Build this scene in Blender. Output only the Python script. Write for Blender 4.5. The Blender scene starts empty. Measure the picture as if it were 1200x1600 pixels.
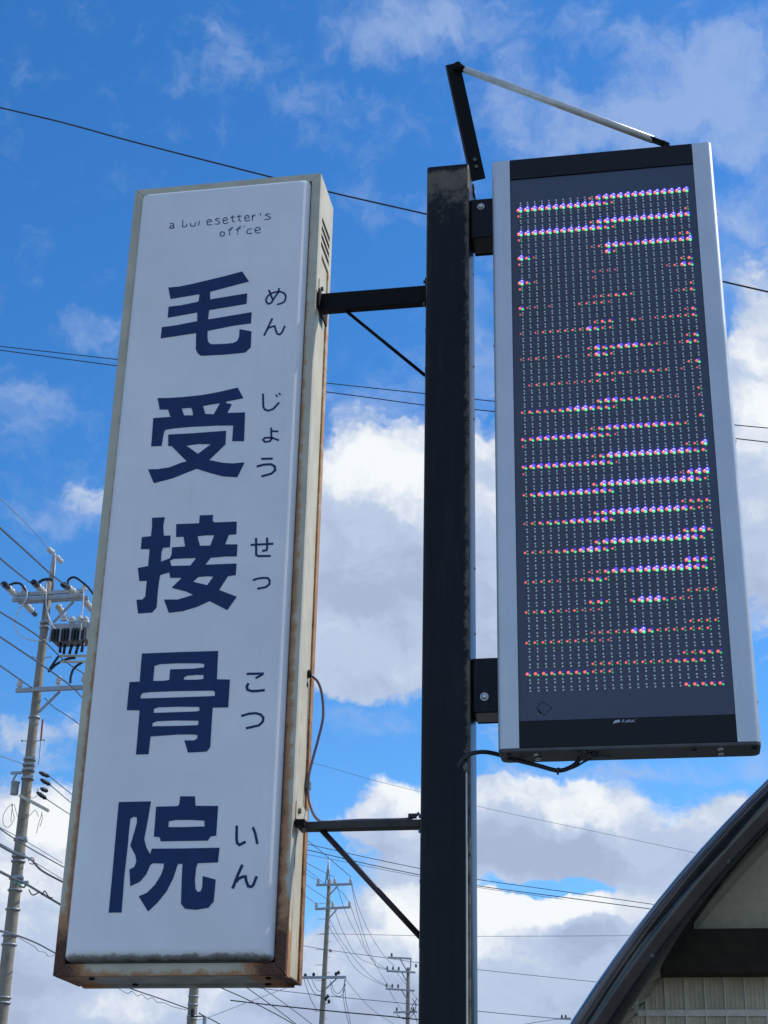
import bpy, bmesh, math, random
from mathutils import Vector, Matrix
from mathutils.geometry import tessellate_polygon
R_ = math.radians
random.seed(7)
S = bpy.context.scene
COL = S.collection

# ------------------------------------------------------------------ camera
CAM = Vector((0.0, 0.0, 1.6))
YAW, PITCH, ROLL = 0.18305, 0.43122, 0.02201
FPX = 2442.27                       # focal length for a picture 1200 wide
_F = Vector((-math.sin(YAW)*math.cos(PITCH), math.cos(YAW)*math.cos(PITCH), math.sin(PITCH)))
_R = Vector((math.cos(YAW), math.sin(YAW), 0.0))
_U = _R.cross(_F)
CR = _R*math.cos(ROLL) + _U*math.sin(ROLL)
CU = -_R*math.sin(ROLL) + _U*math.cos(ROLL)
cd = bpy.data.cameras.new('camera'); cam = bpy.data.objects.new('camera', cd); COL.objects.link(cam)
cd.sensor_fit = 'HORIZONTAL'; cd.sensor_width = 36.0; cd.lens = FPX/1200*36
cd.clip_start = 0.05; cd.clip_end = 6000
cam.matrix_world = Matrix(((CR.x, CU.x, -_F.x, CAM.x), (CR.y, CU.y, -_F.y, CAM.y), (CR.z, CU.z, -_F.z, CAM.z), (0, 0, 0, 1)))
S.camera = cam

def ray(px, py):
    return CR*((px-600)/FPX) + CU*((800-py)/FPX) + _F
def onY(px, py, Y):                 # point seen at photo pixel (px,py) on the plane y = Y
    d = ray(px, py); return CAM + d*(Y/d.y)
def onX(px, py, X):
    d = ray(px, py); return CAM + d*(X/d.x)

# ------------------------------------------------------------------ sun, sky, exposure
SUN_AZ, SUN_EL = R_(62), R_(46)     # azimuth from +Y towards +X
sd = bpy.data.lights.new('sun', 'SUN'); sd.energy = 3.2; sd.angle = R_(0.55); sd.color = (1.0, 0.945, 0.86)
sun = bpy.data.objects.new('sun', sd); COL.objects.link(sun)
sdir = Vector((math.sin(SUN_AZ)*math.cos(SUN_EL), math.cos(SUN_AZ)*math.cos(SUN_EL), math.sin(SUN_EL)))
sun.rotation_euler = sdir.to_track_quat('Z', 'Y').to_euler()
S.view_settings.view_transform = 'Standard'; S.view_settings.look = 'None'
S.view_settings.gamma = 1.0; S.view_settings.use_curve_mapping = False
S.view_settings.exposure = 0.0
SKY_STRENGTH = 0.14
SKY_SAT = 1.33; SKY_TINT = (.88, 1.10, 1.27)
CLO, CHI = .22, .72                 # cloud edge softness
C_WHITE = (.92, .95, .98); C_MID = (.50, .60, .79); C_GREY = (.40, .48, .67); C_THIN = (.42, .54, .80)

world = bpy.data.worlds.new('World'); S.world = world; world.use_nodes = True
world.cycles.sampling_method = 'MANUAL'; world.cycles.sample_map_resolution = 256

class NT:
    """small helper for node trees"""
    def __init__(s, tree): s.t = tree; s.n = tree.nodes; s.l = tree.links
    def node(s, typ, **kw):
        nd = s.n.new(typ)
        for k, v in kw.items(): setattr(nd, k, v)
        return nd
    def put(s, sock, v):
        if isinstance(v, bpy.types.NodeSocket): s.l.new(v, sock)
        elif isinstance(v, (tuple, list)) and len(v) == 3 and sock.type == 'RGBA': sock.default_value = (*v, 1)
        else: sock.default_value = v
    def m(s, op, a, b=None, c=None, clamp=False):
        nd = s.node('ShaderNodeMath', operation=op, use_clamp=clamp)
        for i, v in enumerate((a, b, c)):
            if v is not None: s.put(nd.inputs[i], v)
        return nd.outputs[0]
    def v(s, op, a, b=None, scale=None):
        nd = s.node('ShaderNodeVectorMath', operation=op)
        s.put(nd.inputs[0], a)
        if b is not None: s.put(nd.inputs[1], b)
        if scale is not None: s.put(nd.inputs['Scale'], scale)
        return nd.outputs['Value'] if op in ('DOT_PRODUCT', 'LENGTH') else nd.outputs[0]
    def noise(s, vec, scale, detail=4, rough=0.55, dist=0.0, color=False):
        nd = s.node('ShaderNodeTexNoise')
        if vec is not None: s.put(nd.inputs['Vector'], vec)
        nd.inputs['Scale'].default_value = scale; nd.inputs['Detail'].default_value = detail
        nd.inputs['Roughness'].default_value = rough; nd.inputs['Distortion'].default_value = dist
        return nd.outputs['Color'] if color else nd.outputs['Fac']
    def ss(s, v, lo, hi, o0=0.0, o1=1.0):
        nd = s.node('ShaderNodeMapRange', interpolation_type='SMOOTHSTEP')
        s.put(nd.inputs[0], v); nd.inputs[1].default_value = lo; nd.inputs[2].default_value = hi
        nd.inputs[3].default_value = o0; nd.inputs[4].default_value = o1
        return nd.outputs[0]
    def mix(s, f, a, b, blend='MIX'):
        nd = s.node('ShaderNodeMix', data_type='RGBA', blend_type=blend)
        s.put(nd.inputs[0], f); s.put(nd.inputs[6], a); s.put(nd.inputs[7], b)
        return nd.outputs[2]

def skyuv(px, py):
    d = ray(px, py).normalized()
    return math.atan2(d.x, d.y), math.asin(d.z)

# clouds: centre and radii in photo pixels, turned into directions of the sky; weight
BLOBS = [
 # cumulus between the box sign and the LED board
 (600,735,62,52,1.0),(545,770,60,55,.9),(600,850,130,95,1.2),(690,800,100,110,1.1),(600,960,110,60,.85),
 (560,1060,75,40,.95),(650,1010,90,55,.8),(470,900,130,120,.9),(780,960,60,160,.95),(760,820,60,110,.9),
 # the big one right of the LED board
 (1200,640,85,110,1.5),(1230,780,80,120,1.2),(1180,860,50,70,.6),(1290,700,130,230,1.2),(1170,560,40,30,.7),
 # left
 (150,775,50,35,.50),(60,1140,110,34,.62),
 # bottom left
 (70,1290,110,55,.95),(20,1400,120,90,1.1),(60,1520,160,90,1.2),(250,1580,200,70,1.2),
 # bottom middle
 (610,1245,50,26,.9),(590,1290,70,28,.95),(640,1330,80,40,.8),(640,1440,85,55,1.15),(600,1500,90,50,1.0),(540,1560,110,40,1.1),(440,1600,140,60,1.1),
 # right of the post
 (830,1275,70,40,1.05),(775,1300,70,50,.9),(935,1270,62,45,1.05),(880,1320,150,40,1.0),(1010,1340,90,45,.9),(1130,1300,60,48,1.05),
 (810,1430,60,38,1.15),(745,1430,40,30,.9),(905,1425,55,32,1.1),(980,1430,60,30,.8),(860,1500,180,60,1.3),(780,1590,200,60,1.3),(1000,1540,160,80,1.2),(1150,1420,100,80,1.1),
]
THIN = [(60,640,90,30,.75),(30,610,70,20,.5),(165,520,45,25,.8),(35,810,60,20,.8),(95,720,90,22,.55),(150,790,60,40,.8),
 (375,115,50,60,.62),(285,130,45,35,.42),(480,140,45,40,.45),(560,190,70,50,.5),(660,25,110,48,1.1),(600,70,60,40,.5),
 (880,215,120,50,.9),(1000,190,90,60,.85),(1100,160,110,40,.9),(1180,215,80,55,1.1),(1040,60,160,35,.55),(800,140,80,45,.6),(1150,90,80,40,1.0),(900,30,140,30,.3),
 (1180,330,60,35,1.1),(1150,420,60,40,.95),(1170,480,70,35,.8),(620,330,70,35,.6),(750,520,50,110,.85),(600,610,140,40,.6),(200,25,200,30,.25),
 (1000,1210,100,16,.9),(830,1215,90,14,.7),(1190,1200,70,30,.8),(560,1120,120,20,.7),(40,1190,120,22,.6),(1160,900,50,60,.7),(600,680,120,50,.6)]
# where the cumulus is brightest (+) or greyest (-)
TONE = [(600,740,110,60,.45),(1190,640,60,90,.5),(800,1435,60,45,.65),(910,1420,60,28,.55),(640,1440,60,40,.5),(80,1280,80,50,.45),(180,1575,90,30,.35),
 (600,900,130,60,-.30),(700,960,90,60,-.15),(880,1330,150,40,-.28),(940,1480,110,40,-.38),(610,1560,120,30,-.35),(60,1520,70,50,-.25),(760,1440,30,80,.3),(640,1250,60,30,.35),(930,1262,60,25,.3),(20,1430,50,50,.2),(640,1040,80,30,.2)]
CLEAR = [(880,1378,75,16,1.2),(790,1390,40,14,.7),(1045,1300,28,26,.6),(520,1335,50,22,.8),(530,1120,120,35,.5),(60,1200,80,10,.6),(60,960,110,95,.9),
 (200,350,220,130,.25),(560,400,120,110,.3),(1125,520,40,30,.6),(480,1210,80,50,.9),(900,1200,200,24,.25)]

wt = NT(world.node_tree); world.node_tree.nodes.clear()
wo = wt.node('ShaderNodeOutputWorld'); bg = wt.node('ShaderNodeBackground')
sky = wt.node('ShaderNodeTexSky'); sky.sky_type = 'NISHITA'; sky.sun_disc = False
sky.sun_elevation = SUN_EL; sky.sun_rotation = SUN_AZ
sky.air_density = 1.0; sky.dust_density = 0.35; sky.ozone_density = 2.2
dirv = wt.node('ShaderNodeTexCoord').outputs['Generated']
def noise2(vec, scale, detail, rough=.55, color=False):
    nd = wt.node('ShaderNodeTexNoise', noise_dimensions='2D'); wt.put(nd.inputs['Vector'], vec)
    nd.inputs['Scale'].default_value = scale; nd.inputs['Detail'].default_value = detail; nd.inputs['Roughness'].default_value = rough
    return nd.outputs['Color'] if color else nd.outputs['Fac']
sp = wt.node('ShaderNodeSeparateXYZ'); wt.put(sp.inputs[0], dirv)
u_ = wt.m('ARCTAN2', sp.outputs[0], sp.outputs[1]); v_ = wt.m('ARCSINE', sp.outputs[2])
cb = wt.node('ShaderNodeCombineXYZ'); wt.put(cb.inputs[0], u_); wt.put(cb.inputs[1], v_)
uv0 = cb.outputs[0]
# warp for billowing outlines
w1 = wt.v('SCALE', wt.v('SUBTRACT', noise2(uv0, 20.0, 4, .62, True), (.5, .5, .5)), scale=0.036)
uv = wt.v('MULTIPLY', wt.v('ADD', uv0, w1), (1, 1, 0))
OFF = (0.008, 0.016)
def gauss(px, py, rx, ry, w, slope=False):
    cu, cv = skyuv(px, py)
    a = FPX/rx*math.cos(cv)*.88; b = FPX/ry*.88
    q = wt.v('MULTIPLY', wt.v('SUBTRACT', uv, (cu, cv, 0)), (a, b, 0))
    e = wt.m('MULTIPLY', wt.m('POWER', 0.36788, wt.v('DOT_PRODUCT', q, q)), w)
    if not slope: return e
    return e, wt.m('MULTIPLY', e, wt.v('DOT_PRODUCT', q, (2*a*OFF[0], 2*b*OFF[1], 0)))
def total(lst):
    t = None
    for bl in lst:
        e = gauss(*bl); t = e if t is None else wt.m('ADD', t, e)
    return t
tot = None; gr = None
for bl in BLOBS:
    e, gq = gauss(*bl, slope=True)
    tot = e if tot is None else wt.m('ADD', tot, e)
    gr = gq if gr is None else wt.m('ADD', gr, gq)
tot = wt.m('SUBTRACT', tot, total(CLEAR))
# the rest of the sky: broken cloud of the same kind
cq = wt.v('MULTIPLY', wt.v('SUBTRACT', uv, (skyuv(600, 800)[0], skyuv(600, 800)[1], 0)), (1.0, .85, 0))
far = wt.ss(wt.v('LENGTH', cq), .34, .62)
gen = wt.ss(noise2(uv, 3.4, 2, .5), .40, .62, 0.0, 1.0)
tot = wt.m('MULTIPLY_ADD', far, gen, tot)
st = wt.v('MULTIPLY', uv, (1.0, 1.5, 1.0))
fa = noise2(st, 26.0, 7, .60); fb2 = noise2(wt.v('ADD', st, (OFF[0]*.8, OFF[1]*1.1, 0)), 26.0, 5, .60)
n2 = noise2(uv, 13.0, 4, .6)
D0 = wt.m('MULTIPLY_ADD', wt.m('SUBTRACT', fa, .5), 1.05, tot)
alpha = wt.ss(D0, CLO, CHI)
tone = wt.m('MULTIPLY_ADD', wt.m('TANH', wt.m('MULTIPLY', gr, 1.3)), .20, .45)
tone = wt.m('MULTIPLY_ADD', wt.m('SUBTRACT', fa, fb2), .55, tone)
tone = wt.m('MULTIPLY_ADD', wt.m('SUBTRACT', n2, .5), .60, tone)
tone = wt.m('ADD', tone, wt.m('MULTIPLY', total(TONE), .9))
CL = 1.0/SKY_STRENGTH
rmp = wt.node('ShaderNodeValToRGB'); cr_ = rmp.color_ramp; cr_.interpolation = 'EASE'
cr_.elements[0].position = .08; cr_.elements[0].color = (*C_GREY, 1); cr_.elements[1].position = .95; cr_.elements[1].color = (*C_WHITE, 1)
e_ = cr_.elements.new(.45); e_.color = (*C_MID, 1)
wt.put(rmp.inputs[0], tone)
ccol = wt.v('SCALE', rmp.outputs[0], scale=CL)
thin_a = wt.m('MULTIPLY', wt.ss(wt.m('MULTIPLY_ADD', wt.m('SUBTRACT', fa, .5), 2.2, total(THIN)), .12, 1.60), .62)
sk = wt.node('ShaderNodeHueSaturation'); sk.inputs['Saturation'].default_value = SKY_SAT; sk.inputs['Value'].default_value = 1.0
wt.put(sk.inputs['Color'], sky.outputs[0])
skc = wt.mix(1.0, sk.outputs[0], SKY_TINT, 'MULTIPLY')
hz = wt.ss(sp.outputs[2], -.02, .03)
skc = wt.mix(wt.m('MULTIPLY', thin_a, hz), skc, tuple(x*CL for x in C_THIN))
wt.put(bg.inputs[0], wt.mix(wt.m('MULTIPLY', alpha, hz), skc, ccol)); bg.inputs[1].default_value = SKY_STRENGTH
wt.l.new(bg.outputs[0], wo.inputs[0])

# ------------------------------------------------------------------ materials
def mat(name, base, rough=.5, metal=0.0, spec=.5, noise=None, bump=None, rust=None, emit=None, coat=0.0, streak=None, trans=0.0):
    """noise=(scale, amount); bump=(scale, strength, distance); rust=(colour a, colour b) driven by the vertex layer 'wear'"""
    m = bpy.data.materials.new(name); m.use_nodes = True; k = NT(m.node_tree); k.n.clear()
    o = k.node('ShaderNodeOutputMaterial'); p = k.node('ShaderNodeBsdfPrincipled'); k.l.new(p.outputs[0], o.inputs[0])
    co = k.node('ShaderNodeTexCoord').outputs['Object']
    c = base
    rg = rough
    if noise:
        f = k.noise(co, noise[0], 6, .65)
        lo = tuple(x*(1-noise[1]) for x in base); hi = tuple(min(1, x*(1+noise[1])) for x in base)
        c = k.mix(k.ss(f, .3, .7), lo, hi)
        rg = k.ss(f, .25, .75, max(.02, rough-.08), min(1, rough+.08))
    if streak:                       # vertical run marks: (amount, colour)
        sv = k.v('MULTIPLY', co, (1, 1, .05))
        f = k.noise(sv, 55.0, 4, .6); f2 = k.noise(co, 5.0, 3, .6)
        c = k.mix(k.m('MULTIPLY', k.m('MULTIPLY', k.ss(f, .48, .72), k.ss(f2, .35, .65)), streak[0]), c, streak[1])
    if rust:
        at = k.node('ShaderNodeAttribute', attribute_name='wear')
        f = k.noise(co, 26.0, 8, .72); g = k.noise(co, 160.0, 4, .7)
        sum_ = k.m('ADD', at.outputs['Fac'], k.m('MULTIPLY', k.m('SUBTRACT', f, .5), 1.1))
        sum_ = k.m('ADD', sum_, k.m('MULTIPLY', k.m('SUBTRACT', g, .5), .35))
        m1 = k.ss(sum_, .30, .62); m2 = k.ss(sum_, .62, 1.05)
        c = k.mix(k.m('MULTIPLY', m1, .85), c, rust[0]); c = k.mix(m2, c, k.mix(k.ss(g, .35, .65), rust[1], tuple(x*1.9 for x in rust[1])))
        rg = k.ss(m1, 0, 1, rough, .82)
    k.put(p.inputs['Base Color'], c); k.put(p.inputs['Roughness'], rg)
    p.inputs['Metallic'].default_value = metal; p.inputs['Specular IOR Level'].default_value = spec
    p.inputs['Coat Weight'].default_value = coat
    if trans: p.inputs['Transmission Weight'].default_value = trans
    if bump:
        b = k.node('ShaderNodeBump'); b.inputs['Strength'].default_value = bump[1]; b.inputs['Distance'].default_value = bump[2]
        k.put(b.inputs['Height'], k.noise(co, bump[0], 5, .6)); k.l.new(b.outputs[0], p.inputs['Normal'])
    if emit:
        k.put(p.inputs['Emission Color'], emit[0]); p.inputs['Emission Strength'].default_value = emit[1]
    return m

RUST = ((.42, .19, .07), (.070, .030, .018))
M = {}
M['cream'] = mat('cream_enamel', (.52, .48, .36), .42, noise=(9, .10), bump=(60, .25, .002), rust=RUST, streak=(.35, (.36, .29, .20)))
M['cream_plain'] = mat('cream_enamel_sheet', (.64, .585, .43), .45, noise=(7, .10), bump=(40, .2, .002), rust=RUST, streak=(.55, (.42, .33, .25)))
M['under'] = mat('weathered_underside', (.30, .31, .27), .6, noise=(14, .3), bump=(50, .3, .003), rust=RUST)
M['acrylic'] = mat('white_acrylic', (.80, .81, .82), .30, noise=(3.5, .045), streak=(.16, (.62, .63, .60)), bump=(260, .06, .0006), rust=((.14, .14, .12), (.035, .035, .028)))  # rust pair here colours the bottom band: dirt and painted under-shadow
M['navy'] = mat('navy_vinyl', (.010, .034, .120), .5, spec=.25, noise=(30, .18))
M['gap'] = mat('dark_gap', (.006, .006, .006), .9)
M['post'] = mat('black_gloss_paint', (.005, .006, .009), .30, noise=(18, .25), bump=(120, .15, .001), streak=(.22, (.07, .062, .05)), rust=((.16, .14, .11), (.12, .105, .085)), spec=.22)
M['arm'] = mat('black_painted_steel', (.004, .004, .005), .6, spec=.15, noise=(20, .3), bump=(90, .2, .001))
M['arm_grey'] = mat('dull_grey_green_steel', (.10, .11, .10), .45, noise=(20, .35), bump=(90, .2, .001), rust=((.05, .045, .04), (.02, .018, .018)))
M['brace'] = mat('purple_brown_steel', (.030, .022, .030), .5, noise=(30, .3))
M['alu'] = mat('anodised_aluminium', (.58, .62, .66), .40, metal=.35, noise=(5, .05), bump=(420, .22, .0009), streak=(.12, (.40, .42, .44)))
M['rod'] = mat('galvanised_rod', (.60, .61, .58), .38, metal=.3, noise=(12, .12), bump=(120, .15, .001))
M['screen'] = mat('louvre_black_board', (.020, .034, .072), .36, spec=.85, noise=(2.2, .22), bump=(500, .35, .0012), streak=(.10, (.07, .08, .10)))
M['black'] = mat('satin_black_sheet', (.004, .005, .008), .42, spec=.3, noise=(8, .3), bump=(300, .1, .0005))
M['plate'] = mat('dark_base_plate', (.075, .078, .080), .55, noise=(25, .25), bump=(200, .2, .001))
M['steel'] = mat('stainless_screw', (.55, .55, .54), .28, metal=.9)
M['rubber'] = mat('black_cable_jacket', (.012, .012, .018), .42, noise=(30, .2))
M['cable_grey'] = mat('grey_cable_jacket', (.14, .11, .16), .45, noise=(30, .15))
M['concrete'] = mat('pole_concrete', (.27, .24, .19), .85, noise=(2.2, .24), bump=(25, .5, .012), streak=(.6, (.15, .13, .105)))
M['galv'] = mat('galvanised_steel', (.36, .38, .40), .45, metal=.35, noise=(6, .15))
M['porcelain'] = mat('porcelain', (.60, .59, .55), .18, noise=(20, .06))
M['pvc'] = mat('black_pvc_cover', (.012, .014, .028), .5)
M['wire'] = mat('overhead_wire', (.020, .022, .035), .5)
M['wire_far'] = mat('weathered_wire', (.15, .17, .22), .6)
M['whitewire'] = mat('pale_lead_wire', (.66, .68, .70), .4)
M['redplastic'] = mat('red_plastic', (.35, .05, .05), .5)
M['greenwire'] = mat('green_wrap', (.04, .22, .15), .5)
M['canopy'] = mat('dark_bronze_gloss', (.048, .046, .046), .11, metal=.6, noise=(10, .25), bump=(50, .10, .002), coat=.5)
M['canopy_in'] = mat('brown_steel_beam', (.028, .022, .014), .7, spec=.15, noise=(20, .3), bump=(100, .2, .002))
M['infill'] = mat('beige_infill_sheet', (.42, .34, .225), .6, noise=(40, .10), bump=(200, .2, .001))
M['ribbed'] = mat('ribbed_translucent_sheet', (.56, .48, .33), .55, noise=(6, .25), bump=(90, .2, .001), streak=(.4, (.33, .29, .24)))
M['rib'] = mat('pale_sheet_rib', (.62, .58, .46), .5, noise=(25, .15))
M['asphalt'] = mat('asphalt', (.055, .055, .057), .9, noise=(1.2, .25), bump=(90, .5, .01))
M['concrete_slab'] = mat('yard_asphalt', (.20, .20, .195), .85, noise=(.8, .15), bump=(60, .3, .006))
M['logo'] = mat('pale_logo_print', (.42, .47, .52), .5)

def led_mat(name, col, s):
    m = mat(name, tuple(x*.3 for x in col), .3, emit=(col, s))
    if s < 1.0: m.cycles.emission_sampling = 'NONE'
    return m
LEDC = {'red': (1.0, .16, .18), 'green': (.10, 1.0, .40), 'blue': (.085, .06, 1.0)}
LM = {}
LM['core'] = mat('led_die_glow', (.8, .8, .8), .3, emit=((.85, .95, 1.0), 1.2)); LM['core'].cycles.emission_sampling = 'NONE'
LM['off_red'] = mat('led_lens_red_off', (.17, .10, .11), .25)
LM['off_clear'] = mat('led_lens_clear_off', (.78, .95, .95), .12, spec=.8)
STR = {'red': (.6, .9, 1.15, 1.15), 'green': (.35, .55, .85, 1.0), 'blue': (.5, .9, 1.7, 2.6)}
for c in LEDC:
    for i in range(4): LM[c, i] = led_mat('led_%s_lit_%s' % (c, 'dim low mid high'.split()[i]), LEDC[c], STR[c][i])

# ------------------------------------------------------------------ geometry helpers
def new_bm():
    bm = bmesh.new(); bm.verts.layers.float.new('wear'); return bm
def obj(name, bm, m, parent=None, smooth=False, at=None):
    me = bpy.data.meshes.new(name)
    bmesh.ops.recalc_face_normals(bm, faces=bm.faces)
    bm.to_mesh(me); bm.free()
    for mm in (m if isinstance(m, (list, tuple)) else [m]): me.materials.append(mm)
    if smooth:
        for p in me.polygons: p.use_smooth = True
        if smooth == 'auto':
            me.set_sharp_from_angle(angle=R_(35))
    o = bpy.data.objects.new(name, me); COL.objects.link(o)
    if parent: o.parent = parent; o.matrix_parent_inverse = parent.matrix_world.inverted()
    return o
def thing(name, label, cat, loc=(0, 0, 0), group=None):
    o = bpy.data.objects.new(name, None); COL.objects.link(o); o.location = loc; o.empty_display_size = .2
    o.matrix_world = Matrix.Translation(loc)
    o['label'] = label; o['category'] = cat
    if group: o['group'] = group
    return o
def tag(o, label, cat, group=None):
    o['label'] = label; o['category'] = cat
    if group: o['group'] = group
    return o
def box(bm, x0, x1, y0, y1, z0, z1, bev=0.0, seg=2, mi=0):
    t = bmesh.new(); bmesh.ops.create_cube(t, size=1)
    for v in t.verts: v.co = Vector(((x0+x1)/2+v.co.x*(x1-x0), (y0+y1)/2+v.co.y*(y1-y0), (z0+z1)/2+v.co.z*(z1-z0)))
    if bev: bmesh.ops.bevel(t, geom=t.edges[:], offset=bev, segments=seg, affect='EDGES', profile=.6)
    merge(bm, t, mi)
def merge(bm, t, mi=0, mtx=None):
    mp = {}
    for v in t.verts: mp[v] = bm.verts.new(mtx @ v.co if mtx else v.co)
    for f in t.faces:
        try: nf = bm.faces.new([mp[v] for v in f.verts]); nf.material_index = mi; nf.smooth = f.smooth
        except ValueError: pass
    t.free()
def gridbox(bm, x0, x1, y0, y1, z0, z1, step=.02, mi=0):
    """box with finely divided faces, for wear painted per vertex"""
    n = [max(1, min(160, int(round(abs(a)/step)))) for a in (x1-x0, y1-y0, z1-z0)]
    lo = (x0, y0, z0); hi = (x1, y1, z1); vs = {}
    def P(i, j, k):
        key = (i, j, k)
        if key not in vs: vs[key] = bm.verts.new((x0+(x1-x0)*i/n[0], y0+(y1-y0)*j/n[1], z0+(z1-z0)*k/n[2]))
        return vs[key]
    for ax in range(3):
        a, b = [q for q in range(3) if q != ax]
        for side in (0, n[ax]):
            for i in range(n[a]):
                for j in range(n[b]):
                    c = []
                    for (di, dj) in ((0, 0), (1, 0), (1, 1), (0, 1)):
                        q = [0, 0, 0]; q[ax] = side; q[a] = i+di; q[b] = j+dj; c.append(P(*q))
                    f = bm.faces.new(c); f.material_index = mi
def wear(bm, fn):
    l = bm.verts.layers.float['wear']
    for v in bm.verts: v[l] = fn(v.co)
def tube(bm, pts, r, n=8, cap=True, mi=0, closed=False):
    pts = [Vector(p) for p in pts]; rings = []
    up = None
    for i, p in enumerate(pts):
        a = pts[max(0, i-1)]; b = pts[min(len(pts)-1, i+1)]; d = (b-a).normalized()
        if up is None:
            up = Vector((0, 0, 1)) if abs(d.z) < .9 else Vector((1, 0, 0))
        s = d.cross(up).normalized(); up = s.cross(d).normalized()
        rr = r[i] if isinstance(r, (list, tuple)) else r
        rings.append([bm.verts.new(p + (s*math.cos(2*math.pi*k/n) + up*math.sin(2*math.pi*k/n))*rr) for k in range(n)])
    for i in range(len(rings)-1):
        for k in range(n):
            f = bm.faces.new((rings[i][k], rings[i][(k+1) % n], rings[i+1][(k+1) % n], rings[i+1][k])); f.smooth = True; f.material_index = mi
    if cap:
        for rg in (rings[0], rings[-1]):
            try: f = bm.faces.new(rg); f.material_index = mi
            except ValueError: pass
def smoothpts(P, k=4):
    """Catmull-Rom through the points"""
    P = [Vector(p) for p in P]; out = []
    for i in range(len(P)-1):
        p0 = P[max(0, i-1)]; p1 = P[i]; p2 = P[i+1]; p3 = P[min(len(P)-1, i+2)]
        for j in range(k):
            t = j/k
            out.append(.5*((2*p1)+(-p0+p2)*t+(2*p0-5*p1+4*p2-p3)*t*t+(-p0+3*p1-3*p2+p3)*t**3))
    out.append(P[-1]); return out
def cyl(bm, c, axis, r, h, n=16, r2=None, mi=0, bev=0):
    t = bmesh.new(); bmesh.ops.create_cone(t, cap_ends=True, segments=n, radius1=r, radius2=r if r2 is None else r2, depth=h)
    for f in t.faces: f.smooth = len(f.verts) == 4
    if bev:
        bmesh.ops.bevel(t, geom=[e for e in t.edges if any(len(f.verts) > 4 for f in e.link_faces)], offset=bev, segments=2, affect='EDGES')
    q = Vector(axis).normalized().to_track_quat('Z', 'Y').to_matrix().to_4x4()
    merge(bm, t, mi, Matrix.Translation(c) @ q)
def lathe(bm, c, axis, prof, n=14, mi=0):
    """prof: (radius, height) pairs"""
    q = Vector(axis).normalized().to_track_quat('Z', 'Y').to_matrix(); c = Vector(c); rings = []
    for (r, h) in prof:
        rings.append([bm.verts.new(c + q @ Vector((r*math.cos(2*math.pi*k/n), r*math.sin(2*math.pi*k/n), h))) for k in range(n)])
    for i in range(len(rings)-1):
        for k in range(n):
            f = bm.faces.new((rings[i][k], rings[i][(k+1) % n], rings[i+1][(k+1) % n], rings[i+1][k])); f.smooth = True; f.material_index = mi
    bm.faces.new(rings[0]); bm.faces.new(rings[-1])
def bar(bm, a, b, w, h, bev=.0, up=(0, 0, 1), mi=0):
    """rectangular bar from a to b"""
    a = Vector(a); b = Vector(b); d = (b-a); L = d.length; d.normalize()
    s = d.cross(Vector(up)).normalized(); u = s.cross(d)
    t = bmesh.new(); bmesh.ops.create_cube(t, size=1)
    for v in t.verts: v.co = Vector((v.co.x*w, v.co.y*h, v.co.z*L))
    if bev: bmesh.ops.bevel(t, geom=t.edges[:], offset=bev, segments=2, affect='EDGES')
    mt = Matrix(((s.x, u.x, d.x, (a.x+b.x)/2), (s.y, u.y, d.y, (a.y+b.y)/2), (s.z, u.z, d.z, (a.z+b.z)/2), (0, 0, 0, 1)))
    merge(bm, t, mi, mt)
def plate_poly(bm, outlines, y, depth, mi=0):
    """outlines: [outer, hole, hole...] of (x,z); front at y, back at y+depth"""
    tris = tessellate_polygon([[Vector((p[0], p[1], 0)) for p in o] for o in outlines])
    flat = [p for o in outlines for p in o]
    fr = [bm.verts.new((p[0], y, p[1])) for p in flat]; bk = [bm.verts.new((p[0], y+depth, p[1])) for p in flat]
    for t in tris:
        try: bm.faces.new([fr[i] for i in t])
        except ValueError: pass
    i0 = 0
    for o in outlines:
        n = len(o)
        for i in range(n):
            a, b = i0+i, i0+(i+1) % n
            try: bm.faces.new((fr[a], fr[b], bk[b], bk[a]))
            except ValueError: pass
        i0 += n
def stroke_poly(pts, w):
    """outline of a polyline of width w (2-D)"""
    P = [Vector((p[0], p[1])) for p in pts]; L = []; Rr = []
    for i, p in enumerate(P):
        a = P[max(0, i-1)]; b = P[min(len(P)-1, i+1)]
        d1 = (p-a).normalized() if i else (b-p).normalized()
        d2 = (b-p).normalized() if i < len(P)-1 else d1
        t = (d1+d2).normalized() if (d1+d2).length > 1e-6 else d1
        nrm = Vector((-t.y, t.x)); k = 1/max(.5, nrm.dot(Vector((-d1.y, d1.x))))
        L.append(p+nrm*w/2*k); Rr.append(p-nrm*w/2*k)
    return L, Rr
def stroke(bm, pts, w, y, depth):
    L, Rr = stroke_poly(pts, w); n = len(L)
    f = [[bm.verts.new((p.x, yy, p.y)) for p in s] for yy in (y, y+depth) for s in (L, Rr)]
    for i in range(n-1):
        bm.faces.new((f[0][i], f[0][i+1], f[1][i+1], f[1][i]))
        bm.faces.new((f[0][i], f[0][i+1], f[2][i+1], f[2][i])); bm.faces.new((f[1][i], f[1][i+1], f[3][i+1], f[3][i]))
    for i in (0, n-1): bm.faces.new((f[0][i], f[1][i], f[3][i], f[2][i]))

# ------------------------------------------------------------------ ground
bm = new_bm(); s_ = 2500
bm.faces.new([bm.verts.new(p) for p in ((-s_, -s_, 0), (s_, -s_, 0), (s_, s_, 0), (-s_, s_, 0))])
g = obj('ground', bm, M['concrete_slab']); g['kind'] = 'structure'
bm = new_bm(); bm.faces.new([bm.verts.new(p) for p in ((-13.2, -400, .004), (-6.2, -400, .004), (-6.2, 400, .004), (-13.2, 400, .004))])
g = obj('road', bm, M['asphalt']); g['kind'] = 'structure'

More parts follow.
